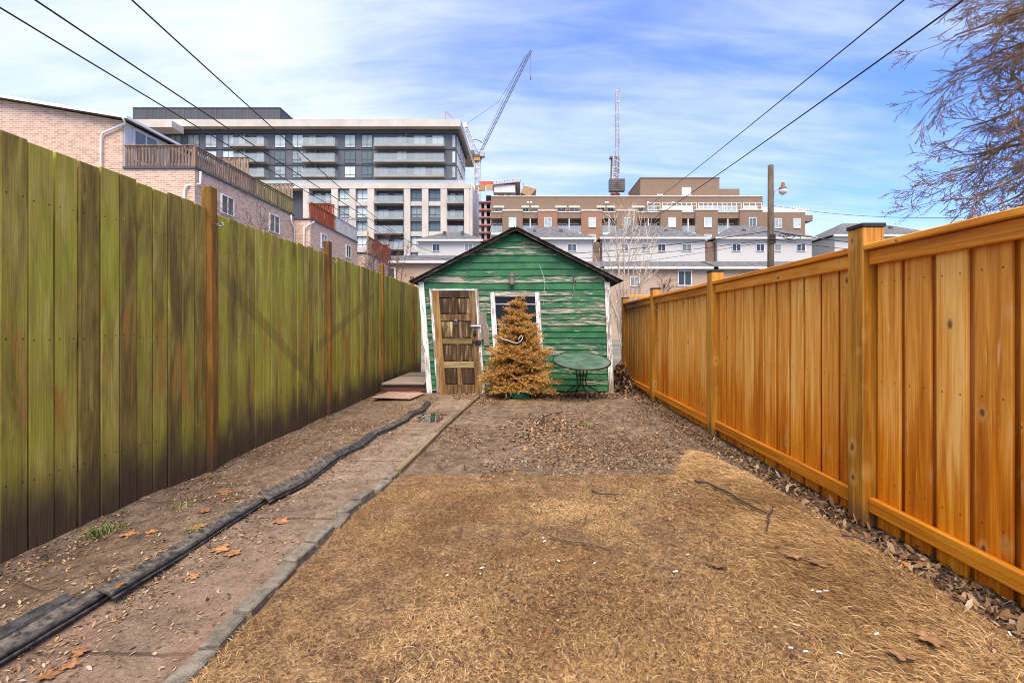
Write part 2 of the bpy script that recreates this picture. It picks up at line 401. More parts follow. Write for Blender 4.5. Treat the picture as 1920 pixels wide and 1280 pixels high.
M_['tableglass'] = simple('green tinted table glass', (.075, .125, .085), .2, .3, 5, spec=.5)
M_['lantern'] = simple('weathered lantern metal', (.11, .095, .08), .6, .4, 14)
M_['dullglass'] = simple('dirty pale lantern glass', (.30, .27, .22), .3)
M_['standgreen'] = simple('green tree stand plastic', (.02, .20, .13), .5, .3, 9)
M_['ribbon'] = simple('white ribbon', (.50, .47, .43), .5)
M_['brickpink'] = brick_mat('pale pink brick', (.58, .385, .275), (.35, .175, .11), (.66, .57, .48))
M_['brickbeige'] = brick_mat('beige brick', (.40, .275, .185), (.34, .23, .155), (.45, .36, .28))
M_['brickbrown'] = brick_mat('brown brick', (.225, .145, .095), (.19, .118, .076), (.26, .19, .14))
M_['brickred'] = brick_mat('red brown brick', (.30, .145, .085), (.25, .125, .075), (.30, .21, .15))
M_['whitesid'] = None
M_['cream'] = simple('cream concrete', (.50, .44, .375), .85, .12, .3)
M_['creamdk'] = simple('shaded cream soffit', (.46, .40, .34), .85, .12, .3)
M_['greypanel'] = simple('charcoal cladding', (.105, .105, .115), .6, .12, .2)
M_['darkpanel'] = simple('dark grey cladding', (.065, .067, .075), .6, .12, .2)
M_['slab'] = simple('grey balcony slab', (.30, .28, .255), .8, .12, .5)
M_['whitetrim'] = simple('white trim', (.72, .70, .67), .6, .08, 1)
M_['offwhite'] = simple('off white wall', (.66, .62, .57), .8, .1, .4)
M_['roofgrey'] = simple('grey shingle roof', (.115, .110, .108), .9, .35, 2.5, bump=.3)
M_['awning'] = simple('cream awning', (.66, .60, .50), .7, .1, 1)
M_['concrete'] = simple('raw concrete', (.42, .39, .36), .85, .18, .4)
M_['formwork'] = wood('plywood formwork', ((.30, .17, .08), (.42, .26, .13), (.52, .35, .2)), 0)
M_['pinknet'] = simple('red guard rail', (.55, .14, .10), .7, .3, .6)
M_['orangered'] = simple('orange red tarpaulin', (.60, .12, .06), .7, .25, .6)
M_['crane'] = simple('pale crane steel', (.50, .47, .44), .5, .35, .4)
M_['cranedk'] = simple('dark crane steel', (.10, .085, .075), .5, .35, .4)
M_['craneorange'] = simple('orange crane collar', (.45, .20, .05), .6)
M_['deckbrown'] = wood('brown grey deck slats', ((.10, .058, .034), (.22, .14, .09), (.38, .28, .20)), 2)
M_['deckolive'] = wood('olive deck slats', ((.10, .07, .02), (.20, .15, .05), (.32, .25, .10)), 2)
M_['deckred'] = wood('red stained deck slats', ((.16, .03, .012), (.30, .062, .022), (.42, .11, .045)), 2)
M_['deckgrey'] = wood('pale grey deck panel', ((.30, .28, .25), (.42, .39, .36), (.55, .52, .49)), 2)
M_['creosote'] = wood('old utility pole wood', ((.03, .021, .013), (.07, .05, .031), (.13, .095, .06)), 2)
M_['wire'] = simple('black cable', (.012, .012, .013), .5)
M_['lampglass'] = simple('street lamp bowl', (.55, .55, .52), .2, .1, 3)
M_['lampred'] = simple('rusty lamp hood', (.20, .085, .06), .6, .3, 9)
M_['bark'] = simple('dark twig bark', (.17, .105, .058), .9, .4, 5)
M_['barkgrey'] = simple('grey brown bark', (.12, .088, .066), .9, .3, 5)
M_['birch'] = simple('pale birch bark', (.46, .36, .28), .8, .3, 4)
M_['redtwig'] = simple('reddish shrub twigs', (.15, .068, .05), .9, .3, 5)
M_['twig'] = simple('brown twig', (.13, .078, .042), .8, .3, 20)
M_['twigdark'] = simple('dark wet twig', (.045, .034, .03), .55, .3, 20)
M_['chip'] = simple('white chip', (.70, .66, .58), .6, .15, 30)

def mk_siding():
    g, fin, oc, wp = newmat('white vinyl siding', .6, .3)
    Z = g.sep(wp())[2]
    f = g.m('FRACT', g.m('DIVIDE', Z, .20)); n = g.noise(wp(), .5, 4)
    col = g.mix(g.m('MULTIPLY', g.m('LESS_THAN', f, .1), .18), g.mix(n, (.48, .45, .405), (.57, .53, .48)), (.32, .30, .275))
    return fin(col, g.bump(f, .5, .02))
M_['whitesid'] = mk_siding()
def mk_glass(name, a, b, rough=.06, spec=.7):
    g, fin, oc, wp = newmat(name, rough, spec)
    c, r = oc(); n = g.noise(c, 3.0, 2)
    return fin(g.mix(g.ramp(g.m('ADD', g.m('MULTIPLY', r, .7), g.m('MULTIPLY', n, .3)), .25, .75), a, b))
M_['glass'] = mk_glass('condo glass', (.10, .135, .135), (.55, .60, .55), .08, .5)  # pale end stands for blinds, plus reflections put into the base colour
M_['glassdk'] = mk_glass('dark house glass', (.04, .042, .042), (.24, .23, .21), .1, .4)
M_['shedglass'] = mk_glass('dim shed glass', (.010, .011, .011), (.02, .02, .02), .2, .25)
def mk_clear(name, col, alpha):
    g, fin, oc, wp = newmat(name, .08, .6)
    return fin(col, Alpha=alpha)
M_['balglass'] = mk_clear('balcony glass', (.50, .55, .52), .30)
M_['balglassd'] = mk_clear('pale terrace glass', (.55, .58, .56), .45)

def mk_ground(kind):
    g, fin, oc, wp = newmat(kind + ' ground', .85, .25)
    p = wp()
    a = g.noise(p, 1.6, 5, .6, .5); b = g.noise(p, 9, 6, .7, .3); c = g.noise(p, 60, 5, .7); d2 = g.noise(p, 230, 3, .6)
    wet = g.ramp(g.noise(g.map(p, (1, 1, 1), (2, 4, 0)), 1.1, 4, .6), .50, .68)
    if kind == 'soil':
        col = g.cr(g.m('ADD', g.m('MULTIPLY', b, .45), g.m('ADD', g.m('MULTIPLY', c, .35), g.m('MULTIPLY', a, .2))),
                   [(.39, (.058, .034, .019)), (.5, (.175, .115, .070)), (.62, (.35, .245, .160))])
    elif kind == 'path':
        col = g.cr(g.m('ADD', g.m('MULTIPLY', b, .35), g.m('ADD', g.m('MULTIPLY', c, .35), g.m('MULTIPLY', a, .3))),
                   [(.39, (.105, .066, .041)), (.5, (.24, .164, .108)), (.62, (.39, .285, .200))])
        Y = g.sep(p)[1]
        sy = g.m('ABSOLUTE', g.m('SUBTRACT', g.m('FRACT', g.m('DIVIDE', g.m('ADD', g.m('SUBTRACT', Y, 1.15), g.m('MULTIPLY', b, .06)), 1.25)), .5))
        col = g.mix(g.m('MULTIPLY', g.m('SUBTRACT', 1.0, g.ramp(sy, .004, .012)), .75), col, (.05, .032, .022))
        pk = g.m('MULTIPLY', g.m('SUBTRACT', 1.0, g.ramp(Y, 2.0, 3.0)), g.ramp(a, .40, .60))
        col = g.mix(g.m('MULTIPLY', pk, .55), col, g.mix(c, (.19, .088, .052), (.35, .185, .120)))
    else:
        col = g.cr(g.m('ADD', g.m('MULTIPLY', b, .25), g.m('ADD', g.m('MULTIPLY', c, .40), g.m('MULTIPLY', d2, .35))),
                   [(.41, (.045, .022, .010)), (.5, (.19, .104, .045)), (.59, (.42, .260, .115))])
    sp = g.ramp(d2, .66, .74)
    col = g.mix(g.m('MULTIPLY', sp, .5), col, (.38, .31, .25))
    col = g.mix(g.m('MULTIPLY', wet, .50), col, g.mix(.5, col, (.02, .014, .01)))
    rg = g.m('SUBTRACT', .9, g.m('MULTIPLY', wet, .5))
    return fin(col, g.bump(g.m('ADD', g.m('MULTIPLY', b, .5), g.m('ADD', c, g.m('MULTIPLY', d2, .5))), .8, .02), rg)
M_['soil'] = mk_ground('soil'); M_['path'] = mk_ground('path'); M_['lawn'] = mk_ground('lawn')
def mk_attr(name, stops, rough=.8, transl=False):
    g, fin, oc, wp = newmat(name, rough, .25)
    a = g.n('ShaderNodeAttribute', attribute_name='rnd').outputs['Fac']
    n = g.noise(wp(), 90, 3)
    return fin(g.mix(g.m('MULTIPLY', n, .35), g.cr(a, stops), (.06, .035, .018)))
M_['straw'] = mk_attr('dry straw blades', [(0, (.045, .020, .009)), (.35, (.22, .110, .038)), (.7, (.50, .278, .097)), (1, (.82, .56, .28))])
M_['litter'] = mk_attr('dead leaf litter', [(0, (.035, .020, .013)), (.25, (.11, .054, .024)), (.5, (.25, .135, .062)), (.72, (.42, .265, .135)), (.9, (.52, .40, .27)), (1, (.48, .19, .05))], .7)
M_['needles'] = mk_attr('dead orange needles', [(0, (.36, .14, .018)), (.45, (.78, .37, .055)), (.8, (.92, .54, .13)), (1, (.95, .68, .27))], .7)
M_['greenblade'] = mk_attr('green grass blades', [(0, (.05, .085, .015)), (.5, (.14, .22, .035)), (1, (.35, .36, .10))], .6)
M_['leaforange'] = simple('orange dead leaf', (.36, .16, .06), .7, .5, 30, rnd=.6)
M_['leafbrown'] = simple('brown dead leaf', (.24, .125, .055), .7, .5, 30, rnd=.5)
M_['puddle'] = simple('still puddle water', (.030, .024, .018), .03, .2, 3, spec=.8)
M_['farground'] = simple('distant ground', (.16, .14, .11), .9, .3, .4)

# ------------------------------------------------------------------ ground
PAVE = np.array([(1.2, -1.20), (1.58, -1.195), (2.26, -1.205), (3.08, -1.17), (3.8, -1.07), (5.09, -1.01), (6.1, -.97), (7.4, -.82), (8.3, -.80), (13, -.8)])
EDGE = np.array([(.8, -2.0), (1.67, -1.93), (2.04, -1.87), (2.44, -1.87), (3.23, -1.85), (3.95, -1.71), (4.74, -1.695), (6.1, -1.54), (7.3, -1.55), (8.3, -1.6), (13, -1.7)])
def pave_x(y): return np.interp(y, PAVE[:, 0], PAVE[:, 1])
def edge_x(y): return np.interp(y, EDGE[:, 0], EDGE[:, 1])
def sod_y(x):
    base = 3.83 + .10 * np.asarray(vnoise(x, 0 * np.asarray(x), 3.0, 5)) + .05 * np.asarray(vnoise(x, 0 * np.asarray(x), 11.0, 6))
    return base + .72 * np.clip((np.asarray(x) - 1.22) / .38, 0, 1)
def lawn_r(y): return 1.90 + .10 * vnoise(y, 0 * np.asarray(y), 2.2, 8) - .30 * np.clip((np.asarray(y) - 3.7) / .8, 0, 1)
def lawn_mask(x, y):
    return np.clip((sod_y(x) - y + .10 * vnoise(x, y, 6.0, 77)) / .22, 0, 1) * np.clip((x - pave_x(y) - .045) / .02, 0, 1) * np.clip((lawn_r(y) - x) / .07, 0, 1)
def gz(x, y):
    x = np.asarray(x, float); y = np.asarray(y, float)
    z = fbm(x, y, 1.3, 2, 1) * .03 + fbm(x, y, 7.0, 3, 3) * .014
    L = lawn_mask(x, y)
    z = z + L * (.022 + .008 * fbm(x, y, 24, 2, 9))
    mound = np.exp(-((x - 1.62) / .32) ** 2) * np.clip((4.6 - y) / .5, 0, 1) * .055
    z = z + mound * L
    z = z - .045 * np.clip((x - 1.95) / .12, 0, 1) - .04 * np.clip((-2.2 - x) / .4, 0, 1)
    inp = np.clip((x - edge_x(y)) / .05, 0, 1) * np.clip((pave_x(y) - x) / .05, 0, 1)
    z = z * (1 - .5 * inp) - .018 * inp
    # hollow that holds the puddle
    z = z - .022 * np.exp(-(((x + 1.30) / .28) ** 2 + ((y - 6.3) / .55) ** 2))
    return z
gx0, gx1, gy0, gy1, gs = -3.3, 2.75, .5, 13.0, .022
nx = int((gx1 - gx0) / gs); ny = int((gy1 - gy0) / gs)
XX, YY = np.meshgrid(np.linspace(gx0, gx1, nx), np.linspace(gy0, gy1, ny))
ZZ = gz(XX, YY)
V = np.stack([XX, YY, ZZ], -1).reshape(-1, 3)
ii = np.arange(nx * ny).reshape(ny, nx)
Q = np.stack([ii[:-1, :-1], ii[:-1, 1:], ii[1:, 1:], ii[1:, :-1]], -1).reshape(-1, 4)
cx = V[Q].mean(1)
isl = lawn_mask(cx[:, 0], cx[:, 1]) > .15
isp = (~isl) & (cx[:, 0] > edge_x(cx[:, 1])) & (cx[:, 0] < pave_x(cx[:, 1])) & (cx[:, 1] < 8.4)
def sub(name, mask, mat):
    q = Q[mask]; u, inv = np.unique(q, return_inverse=True)
    ob(name, np_mesh(name, V[u], inv.reshape(-1, 4), True), mat, kind='structure')
sub('yard_soil', ~(isl | isp), M_['soil']); sub('path', isp, M_['path']); sub('lawn', isl, M_['lawn'])
mb = MB(); S = 1500
for a, b, c, d_ in ((-S, gx0 + .05, -60, S), (gx1 - .05, S, -60, S), (gx0 + .05, gx1 - .05, gy1 - .05, S), (gx0 + .05, gx1 - .05, -60, gy0 + .05)):
    mb.quad((a, c, -.09), (b, c, -.09), (b, d_, -.09), (a, d_, -.09))
mb.build('ground', M_['farground'], kind='structure')

# ------------------------------------------------------------------ left fence
XL = -2.835
lf = empty('board_fence', (XL, 5.5, -.08), 'tall old board fence stained green by algae, along the left side', 'fence')
def board_mesh(wd, th, h, seed):
    m = MB(); r = random.Random(seed)
    m.bevbox(-th / 2, th / 2, -wd / 2, wd / 2, 0, h, .004)
    return m.mesh('board')
lb = [board_mesh(.1355, .019, 2.36, i) for i in range(3)]
y = 1.5; i = 0
postsL = [1.59, 4.08, 6.52, 8.96, 11.4]
while y < 12.3:
    wob = random.uniform(-.006, .006)
    top = random.uniform(-.012, .012) + (.02 if y < 4.05 else 0)
    ob('board', lb[i % 3], M_['oldfence'], lf, TRS((XL + wob, y, -.085 + top), (random.uniform(-.002, .002), 0, random.uniform(-.012, .012))))
    ob('board', lb[i % 3], M_['oldfence'], lf, TRS((XL - .072, y + .072, -.085), (0, 0, random.uniform(-.01, .01))))  # unseen rear layer, added to block light so the gaps look dark
    y += .1435 + (random.uniform(0, .003)); i += 1
pm = MB().bevbox(-.044, .044, -.043, .043, 0, 2.58, .006).mesh('post')
for py in postsL:
    ob('post', pm, M_['oldpost'], lf, TRS((XL + .014, py, -.1 + random.uniform(-.03, .02)), (0, R(-.3), R(random.uniform(-1, 1)))))
rm = MB().box(-.02, .02, 1.5, 12.3, -.045, .045).mesh('rail')
for z in (.35, 1.15, 1.95): ob('rail', rm, M_['oldfence'], lf, T(XL - .034, 0, z))
# screw eyes
for i, (px, py, Y) in enumerate(((405, 421, 4.05), (624, 490, 6.5))):
    c = Vector((XL + .10, Y, wz(py, Y)))
    pts = [(c.x + .03 + .018 * math.cos(t), c.y, c.z + .018 * math.sin(t)) for t in np.linspace(0, 2 * math.pi, 13)]
    MB().tube(pts, .005, 5).tube([(c.x - .03, c.y, c.z), (c.x + .012, c.y, c.z)], .005, 5).build('screw_eye', M_['steel'], lf, True)

# ------------------------------------------------------------------ right fence
XR = 2.235
rf = empty('board_fence', (XR, 5.5, -.05), 'new orange stained wood fence with cap rail, along the right side', 'fence')
postsR = [.55, 2.98, 5.34, 7.80, 10.15]
pm = MB().bevbox(-.07, .07, -.07, .07, 0, 1.92, .006).mesh('post')
cpm = MB().bevbox(-.076, .076, -.076, .076, 1.92, 1.945, .003).mesh('post_cap')
scm = MB().lathe([(.007, 0), (.007, .004), (.003, .006)], n=8).mesh('screw')
for py in postsR:
    M = T(XR - .005, py, -.05 + random.uniform(-.01, .01))
    p = ob('post', pm, M_['newpost'], rf, M)
    c = ob('post_cap', cpm, M_['black'], p, M)
fb = MB().bevbox(-.009, .009, -.086, .086, -.03, 1.69, .003).mesh('board')
for a, b in zip(postsR[:-1], postsR[1:]):
    n = 11; st = (b - a - .14) / n
    for k in range(n):
        yc = a + .07 + st * (k + .5)
        ob('board', fb, M_['newboard'], rf, TRS((XR + .012 + random.uniform(-.002, .002), yc, random.uniform(-.01, .0)), (random.uniform(-.002, .002), 0, random.uniform(-.012, .012)), (1, 1, 1)))
    for k in range(n + 1):
        yc = a + .07 + st * k + (.035 if k == 0 else -.035 if k == n else 0)
        ob('board', fb, M_['newboard'], rf, TRS((XR + .052, yc, -.012), (0, 0, random.uniform(-.01, .01)), (1, 1.0 if 0 < k < n else .5, 1)))
    L = b - a - .14; z0 = 0
    MB().bevbox(XR - .040, XR - .001, a + .071, b - .071, 1.632, 1.722, .004).build('top_rail', M_['newrail'], rf)
    MB().bevbox(XR - .074, XR + .072, a + .071, b - .071, 1.726, 1.764, .005).build('cap_rail', M_['newrail'], rf)
    MB().bevbox(XR - .040, XR - .001, a + .071, b - .071, .055, .150, .005).build('bottom_rail', M_['newrail'], rf)
# neighbour's cross fence meeting it at the far end
nf = empty('board_fence', (2.7, 10.3, 0), 'short orange fence turning off to the right behind the shed', 'fence')
MB().bevbox(2.32, 4.6, 10.28, 10.32, 1.90, 1.95, .004).build('cap_rail', M_['newrail'], nf)
for k in range(12):
    ob('board', fb, M_['newboard'], nf, TRS((2.42 + k * .17, 10.36, 0), (0, 0, R(90)), (1, 1.1, 1.0)))
MB().bevbox(2.32, 4.6, 10.33, 10.35, 1.60, 1.69, .004).build('top_rail', M_['newrail'], nf)

# ------------------------------------------------------------------ shed
YS = 8.55
shed = empty('garden_shed', (-.1, YS, 0), 'small green clapboard garden shed with peeling paint and gable roof', 'shed')
def lean(x, z):
    t = (x + 1.985) / 3.55
    return x + (1 - z / 2.06) * (.16 - .08 * t)
def sf(x, y, z): return (lean(x, z), y, z)
APX, APZ, EL, EZL, ER, EZR = -.18, 3.04, -2.1, 2.05, 1.75, 2.06
def roofz(x): return APZ - (APX - x) * (APZ - EZL) / (APX - EL) if x < APX else APZ - (x - APX) * (APZ - EZR) / (ER - APX)
def roofx(z, left):
    return APX - (APZ - z) * (APX - EL) / (APZ - EZL) if left else APX + (APZ - z) * (ER - APX) / (APZ - EZR)
WL, WR = -1.965, 1.545
DX0, DX1, DZ = -1.80, -.90, 1.92      # door opening with frame (top positions, leaned later)
WX0, WX1, WZ0, WZ1 = -.68, .262, .79, 1.88
def clap(x0a, x1a, x0b, x1b, z0, z1):
    # bottom edge x0a..x1a at z0, top edge x0b..x1b at z1
    m = MB(); yb = YS - .024; yt = YS - .006; n = max(2, int((x1a - x0a) / .25))
    fr = []
    for k in range(n + 1):
        t = k / n; xa = x0a + (x1a - x0a) * t; xb = x0b + (x1b - x0b) * t
        s1 = .006 * math.sin(xa * 2.1 + z0 * 3) + random.uniform(-.002, .002)
        fr.append([(lean(xa, z0), yb + random.uniform(-.003, .002), z0 + s1), (lean(xb, z1), yt, z1 + s1), (lean(xb, z1), YS + .012, z1 + s1), (lean(xa, z0), YS + .012, z0 + s1)])
    for k in range(n):
        A, B = fr[k], fr[k + 1]
        m.quad(A[0], B[0], B[1], A[1]); m.quad(A[3], B[3], B[0], A[0]); m.quad(A[1], B[1], B[2], A[2])
    m.quad(fr[0][0], fr[0][1], fr[0][2], fr[0][3]); m.quad(fr[-1][3], fr[-1][2], fr[-1][1], fr[-1][0])
    return m
z = .03
while z < 2.95:
    ph = .112 if z < 1.85 else .128
    z1 = z + ph + .012
    xa0 = max(WL, roofx(z, True) + .03) if z > 2.0 else WL; xa1 = min(WR, roofx(z, False) - .03) if z > 2.0 else WR
    xb0 = max(WL, roofx(z1, True) + .03) if z1 > 2.0 else WL; xb1 = min(WR, roofx(z1, False) - .03) if z1 > 2.0 else WR
    if xb1 - xb0 < .05: xb0 = xb1 = APX
    cuts = []
    if z < DZ - .05: cuts.append((DX0 + .03, DX1 - .03))
    if WZ0 - .03 < z + ph / 2 < WZ1 - .03: cuts.append((WX0 + .05, WX1 - .05))
    x = xa0; segs = []
    for c0, c1 in cuts: segs.append((x, c0)); x = c1
    segs.append((x, xa1))
    for s0, s1 in segs:
        b0 = xb0 if s0 == xa0 else s0; b1 = xb1 if s1 == xa1 else s1
        clap(s0, s1, b0, b1, z, z1).build('clapboard', M_['green'], shed)
    z += ph
# corner boards
for x0, x1, mt in ((WL - .035, WL + .065, 'white'), (WR - .065, WR + .035, 'white')):
    m = MB()
    for k in range(6):
        m.box(x0, x1, YS - .052, YS - .026 - .0 * k, .0 + k * .345, .345 * (k + 1), sf)
    m.build('corner_board', M_[mt], shed)
# side and back walls, dark inside
DEP = 3.4
for x, nm in ((WL + .01, 'side_wall'), (WR - .03, 'side_wall')):
    MB().box(x, x + .02, YS + .02, YS + DEP, 0, 2.02, sf).build(nm, M_['green'], shed)
MB().prism([(lean(WL, 0), 0), (lean(WR, 0), 0), (WR, 2.02), (APX, 2.95), (WL, 2.02)], YS + DEP, YS + DEP + .03).build('back_wall', M_['green'], shed)
MB().box(WL, WR, YS + .02, YS + DEP, -.02, .01).build('shed_floor', M_['dark'], shed)
# roof: two slabs, rows of shingles on them, rake boards in front
def roof_side(xe, ze, sgn):
    m = MB(); n = 7
    d = Vector((xe - APX, 0, ze - APZ)); L = d.length; d.normalize(); nr = Vector((-d.z * sgn, 0, d.x * sgn)) if sgn > 0 else Vector((d.z, 0, -d.x))
    if nr.z < 0: nr = -nr
    A = Vector((APX, 0, APZ + .02))
    def P(t, h, y): q = A + d * t + nr * h; return (q.x, y, q.z)
    y0 = YS - .14; y1 = YS + DEP + .12
    pan = MB()
    for a, b, c, e in ((P(0, .0, y0), P(L, .0, y0), P(L, .022, y0), P(0, .022, y0)), (P(0, .022, y0), P(L, .022, y0), P(L, .022, y1), P(0, .022, y1)),
                       (P(0, 0, y0), P(0, 0, y1), P(L, 0, y1), P(L, 0, y0)), (P(L, 0, y0), P(L, 0, y1), P(L, .022, y1), P(L, .022, y0)), (P(0, 0, y1), P(0, .022, y1), P(L, .022, y1), P(L, 0, y1))):
        pan.quad(a, b, c, e)
    pan.build('roof_panel', M_['rake'], shed)
    k = 14; st = (L + .03) / k
    for i in range(k):
        s = MB(); t0 = i * st; t1 = t0 + st + .02; h0 = .023; h1 = .028 + random.uniform(0, .005)
        yy0 = y0 - .03 - random.uniform(0, .02)
        s.quad(P(t0, h0, yy0), P(t1, h1, yy0 - .004), P(t1, h1, y1), P(t0, h0, y1)); s.quad(P(t0, h0, yy0), P(t0, h0 - .001, yy0), P(t1, h1 - .012, yy0 - .004), P(t1, h1, yy0 - .004))
        s.quad(P(t1, h1, yy0 - .004), P(t1, h1 - .012, yy0 - .004), P(t1, h1 - .012, y1), P(t1, h1, y1))
        s.build('shingle_row', M_['shingle'], shed)
    r = MB(); a = Vector(P(.02, -.021, y0 + .004)); b = Vector(P(L - .01, -.021, y0 + .004))
    r.bar(a, b, .022, .036, up=tuple(nr)); r.build('rake_board', M_['rake'], shed)
roof_side(EL, EZL, -1); roof_side(ER, EZR, 1)

# door and its frame
fr = MB().bevbox(DX0 - .01, DX0 + .055, YS - .062, YS - .018, 0, DZ + .02, .004, sf); fr.build('door_jamb', M_['white'], shed)
MB().bevbox(DX1 - .055, DX1 + .01, YS - .062, YS - .018, 0, DZ + .02, .004, sf).build('door_jamb', M_['white'], shed)
MB().bevbox(DX0 + .057, DX1 - .057, YS - .062, YS - .018, DZ - .01, DZ + .02, .003, sf).build('door_head', M_['whiteh'], shed)
dx0, dx1 = DX0 + .052, DX1 - .046; dz0, dz1 = -.03, DZ - .012; yd = YS - .072
H = dz1 - dz0; U = H / 670.0
door = MB().box(dx0 + .01, dx1 - .01, yd + .028, yd + .045, dz0, dz1, sf).build('door', M_['doordark'], shed)
dlab = {}
MB().bevbox(dx0, dx0 + .118, yd, yd + .030, dz0, dz1, .004, sf).build('stile', M_['doorred'], door)
MB().bevbox(dx1 - .118, dx1, yd, yd + .030, dz0, dz1, .004, sf).build('stile', M_['doordark'], door)
rows = [(490, 535), (643, 685), (798, 835), (948, 988), (1098, 1160)]
ix0, ix1 = dx0 + .120, dx1 - .120
for i, (a, b) in enumerate(rows):
    MB().bevbox(ix0, ix1, yd + .001, yd + .029, dz1 - (b - 490) * U, dz1 - (a - 490) * U, .004, sf).build('rail', M_['doorrail'] if i in (2, 3) else M_['doordark'], door)
xm = (ix0 + ix1) / 2
for i in range(4):
    za = dz1 - (rows[i + 1][0] - 490) * U; zb = dz1 - (rows[i][1] - 490) * U
    MB().bevbox(xm - .042, xm + .042, yd + .002, yd + .029, za + .001, zb - .001, .004, sf).build('mullion', M_['doorpanel'] if i == 2 else M_['doordark'], door)
    for a, b in ((ix0, xm - .042), (xm + .042, ix1)):
        p = MB(); q = .028                       # raised and fielded panel
        o = [(a + .004, za + .004), (b - .004, za + .004), (b - .004, zb - .004), (a + .004, zb - .004)]
        n_ = [(a + .004 + q, za + .004 + q), (b - .004 - q, za + .004 + q), (b - .004 - q, zb - .004 - q), (a + .004 + q, zb - .004 - q)]
        for k in range(4):
            j = (k + 1) % 4
            p.quad(sf(o[k][0], yd + .026, o[k][1]), sf(o[j][0], yd + .026, o[j][1]), sf(n_[j][0], yd + .012, n_[j][1]), sf(n_[k][0], yd + .012, n_[k][1]))
        p.quad(*[sf(x, yd + .012, z) for x, z in n_]); p.build('panel', M_['doorpanel'], door)
# knocker, bolts, padlock
kz = dz1 - (700 - 490) * U; kx = lean(xm, kz)
MB().lathe([(.022, -.012), (.026, 0), (.018, .012)], (kx, yd - .008, kz + .05), 10).tube([(kx + .026 * math.sin(t), yd - .02, kz + .01 - .03 * math.cos(t)) for t in np.linspace(0, 6.28, 14)], .007, 6).build('knocker', M_['steel'], door, True)
bz = dz1 - (718 - 490) * U; bx = lean(dx1 - .03, bz)
MB().bevbox(bx - .10, bx + .07, yd - .014, yd, bz - .022, bz + .022, .003).tube([(bx - .08, yd - .02, bz), (bx + .10, yd - .02, bz)], .009, 6).tube([(bx - .02, yd - .02, bz), (bx - .02, yd - .05, bz - .02)], .007, 5).build('bolt_latch', M_['steel'], door)
hz_ = dz1 - (818 - 490) * U; hx = lean(dx1 - .03, hz_)
MB().bevbox(hx - .09, hx + .05, yd - .012, yd, hz_ - .025, hz_ + .025, .003).bevbox(hx + .02, hx + .085, yd - .03, yd - .001, hz_ - .05, hz_ + .025, .004).build('hasp', M_['iron'], door)
MB().bevbox(hx - .035, hx + .015, yd - .045, yd - .014, hz_ - .035, hz_ + .012, .004).tube([(hx - .025, yd - .03, hz_ + .012), (hx - .025, yd - .03, hz_ + .03), (hx - .01, yd - .03, hz_ + .04), (hx + .005, yd - .03, hz_ + .03), (hx + .005, yd - .03, hz_ + .012)], .005, 5).build('padlock', M_['iron'], door)
dkz = dz1 - (765 - 490) * U; dkx = lean(dx1 - .06, dkz)
MB().bevbox(dkx - .03, dkx + .03, yd - .006, yd, dkz - .055, dkz + .055, .003).lathe([(.012, -.02), (.024, -.008), (.024, .01), (.012, .02)], (dkx, yd - .025, dkz), 10).build('lock_plate', M_['iron'], door)
# plywood patch right of the door
MB().bevbox(DX1 + .012, DX1 + .135, YS - .046, YS - .028, 1.00, 1.50, .003, sf).build('patch_board', M_['ply'], shed)
MB().bevbox(DX1 + .05, DX1 + .16, YS - .058, YS - .048, .88, 1.28, .003, sf).build('patch_board', M_['ply'], shed)
# window
wr = MB().bevbox(WX0, WX0 + .095, YS - .058, YS - .02, WZ0, WZ1, .005, sf).build('window_frame', M_['white'], shed)
MB().bevbox(WX1 - .095, WX1, YS - .058, YS - .02, WZ0, WZ1, .005, sf).build('jamb', M_['white'], wr)
MB().bevbox(WX0 + .097, WX1 - .097, YS - .058, YS - .02, WZ1 - .085, WZ1, .005, sf).build('head', M_['whiteh'], wr)
MB().bevbox(WX0 - .03, WX1 + .03, YS - .085, YS - .018, WZ0 - .05, WZ0 - .002, .006, sf).build('sill', M_['whiteh'], wr)
for zc in (1.66, 1.28):
    MB().box(WX0 + .097, WX1 - .097, YS - .012, YS + .012, zc - .012, zc + .012, sf).build('muntin', M_['whiteh'], wr)
MB().box(WX0 + .097, WX1 - .097, YS + .014, YS + .02, WZ0, WZ1 - .087, sf).build('pane', M_['shedglass'], wr)

# wall lantern
lx, lz = wx(960, YS), wz(525, YS)
lan = empty('wall_lantern', (lx, YS - .03, lz - .12), 'small weathered wall lantern above the shed window', 'lantern')
MB().bevbox(lx - .035, lx + .035, YS - .04, YS - .026, lz - .02, lz + .14, .004).build('back_plate', M_['lantern'], lan)
MB().lathe([(.012, .15), (.018, .135), (.055, .06), (.062, .045), (.058, .035)][::-1], (lx, YS - .10, lz), 8).build('lamp_hood', M_['lantern'], lan)
MB().lathe([(.034, -.09), (.044, -.07), (.055, .034)], (lx, YS - .10, lz), 8).build('lamp_glass', M_['dullglass'], lan)
cg = MB()
for t in np.linspace(0, 2 * math.pi, 7)[:-1]: cg.tube([(lx + .036 * math.cos(t), YS - .10 + .036 * math.sin(t), lz - .092), (lx + .058 * math.cos(t), YS - .10 + .058 * math.sin(t), lz + .036)], .004, 4)
cg.lathe([(.02, -.11), (.038, -.10), (.038, -.09)], (lx, YS - .10, lz), 8).build('lamp_cage', M_['lantern'], lan)
MB().tube([(lx, YS - .03, lz + .07), (lx, YS - .07, lz + .10), (lx, YS - .10, lz + .12)], .008, 5).build('arm', M_['lantern'], lan)
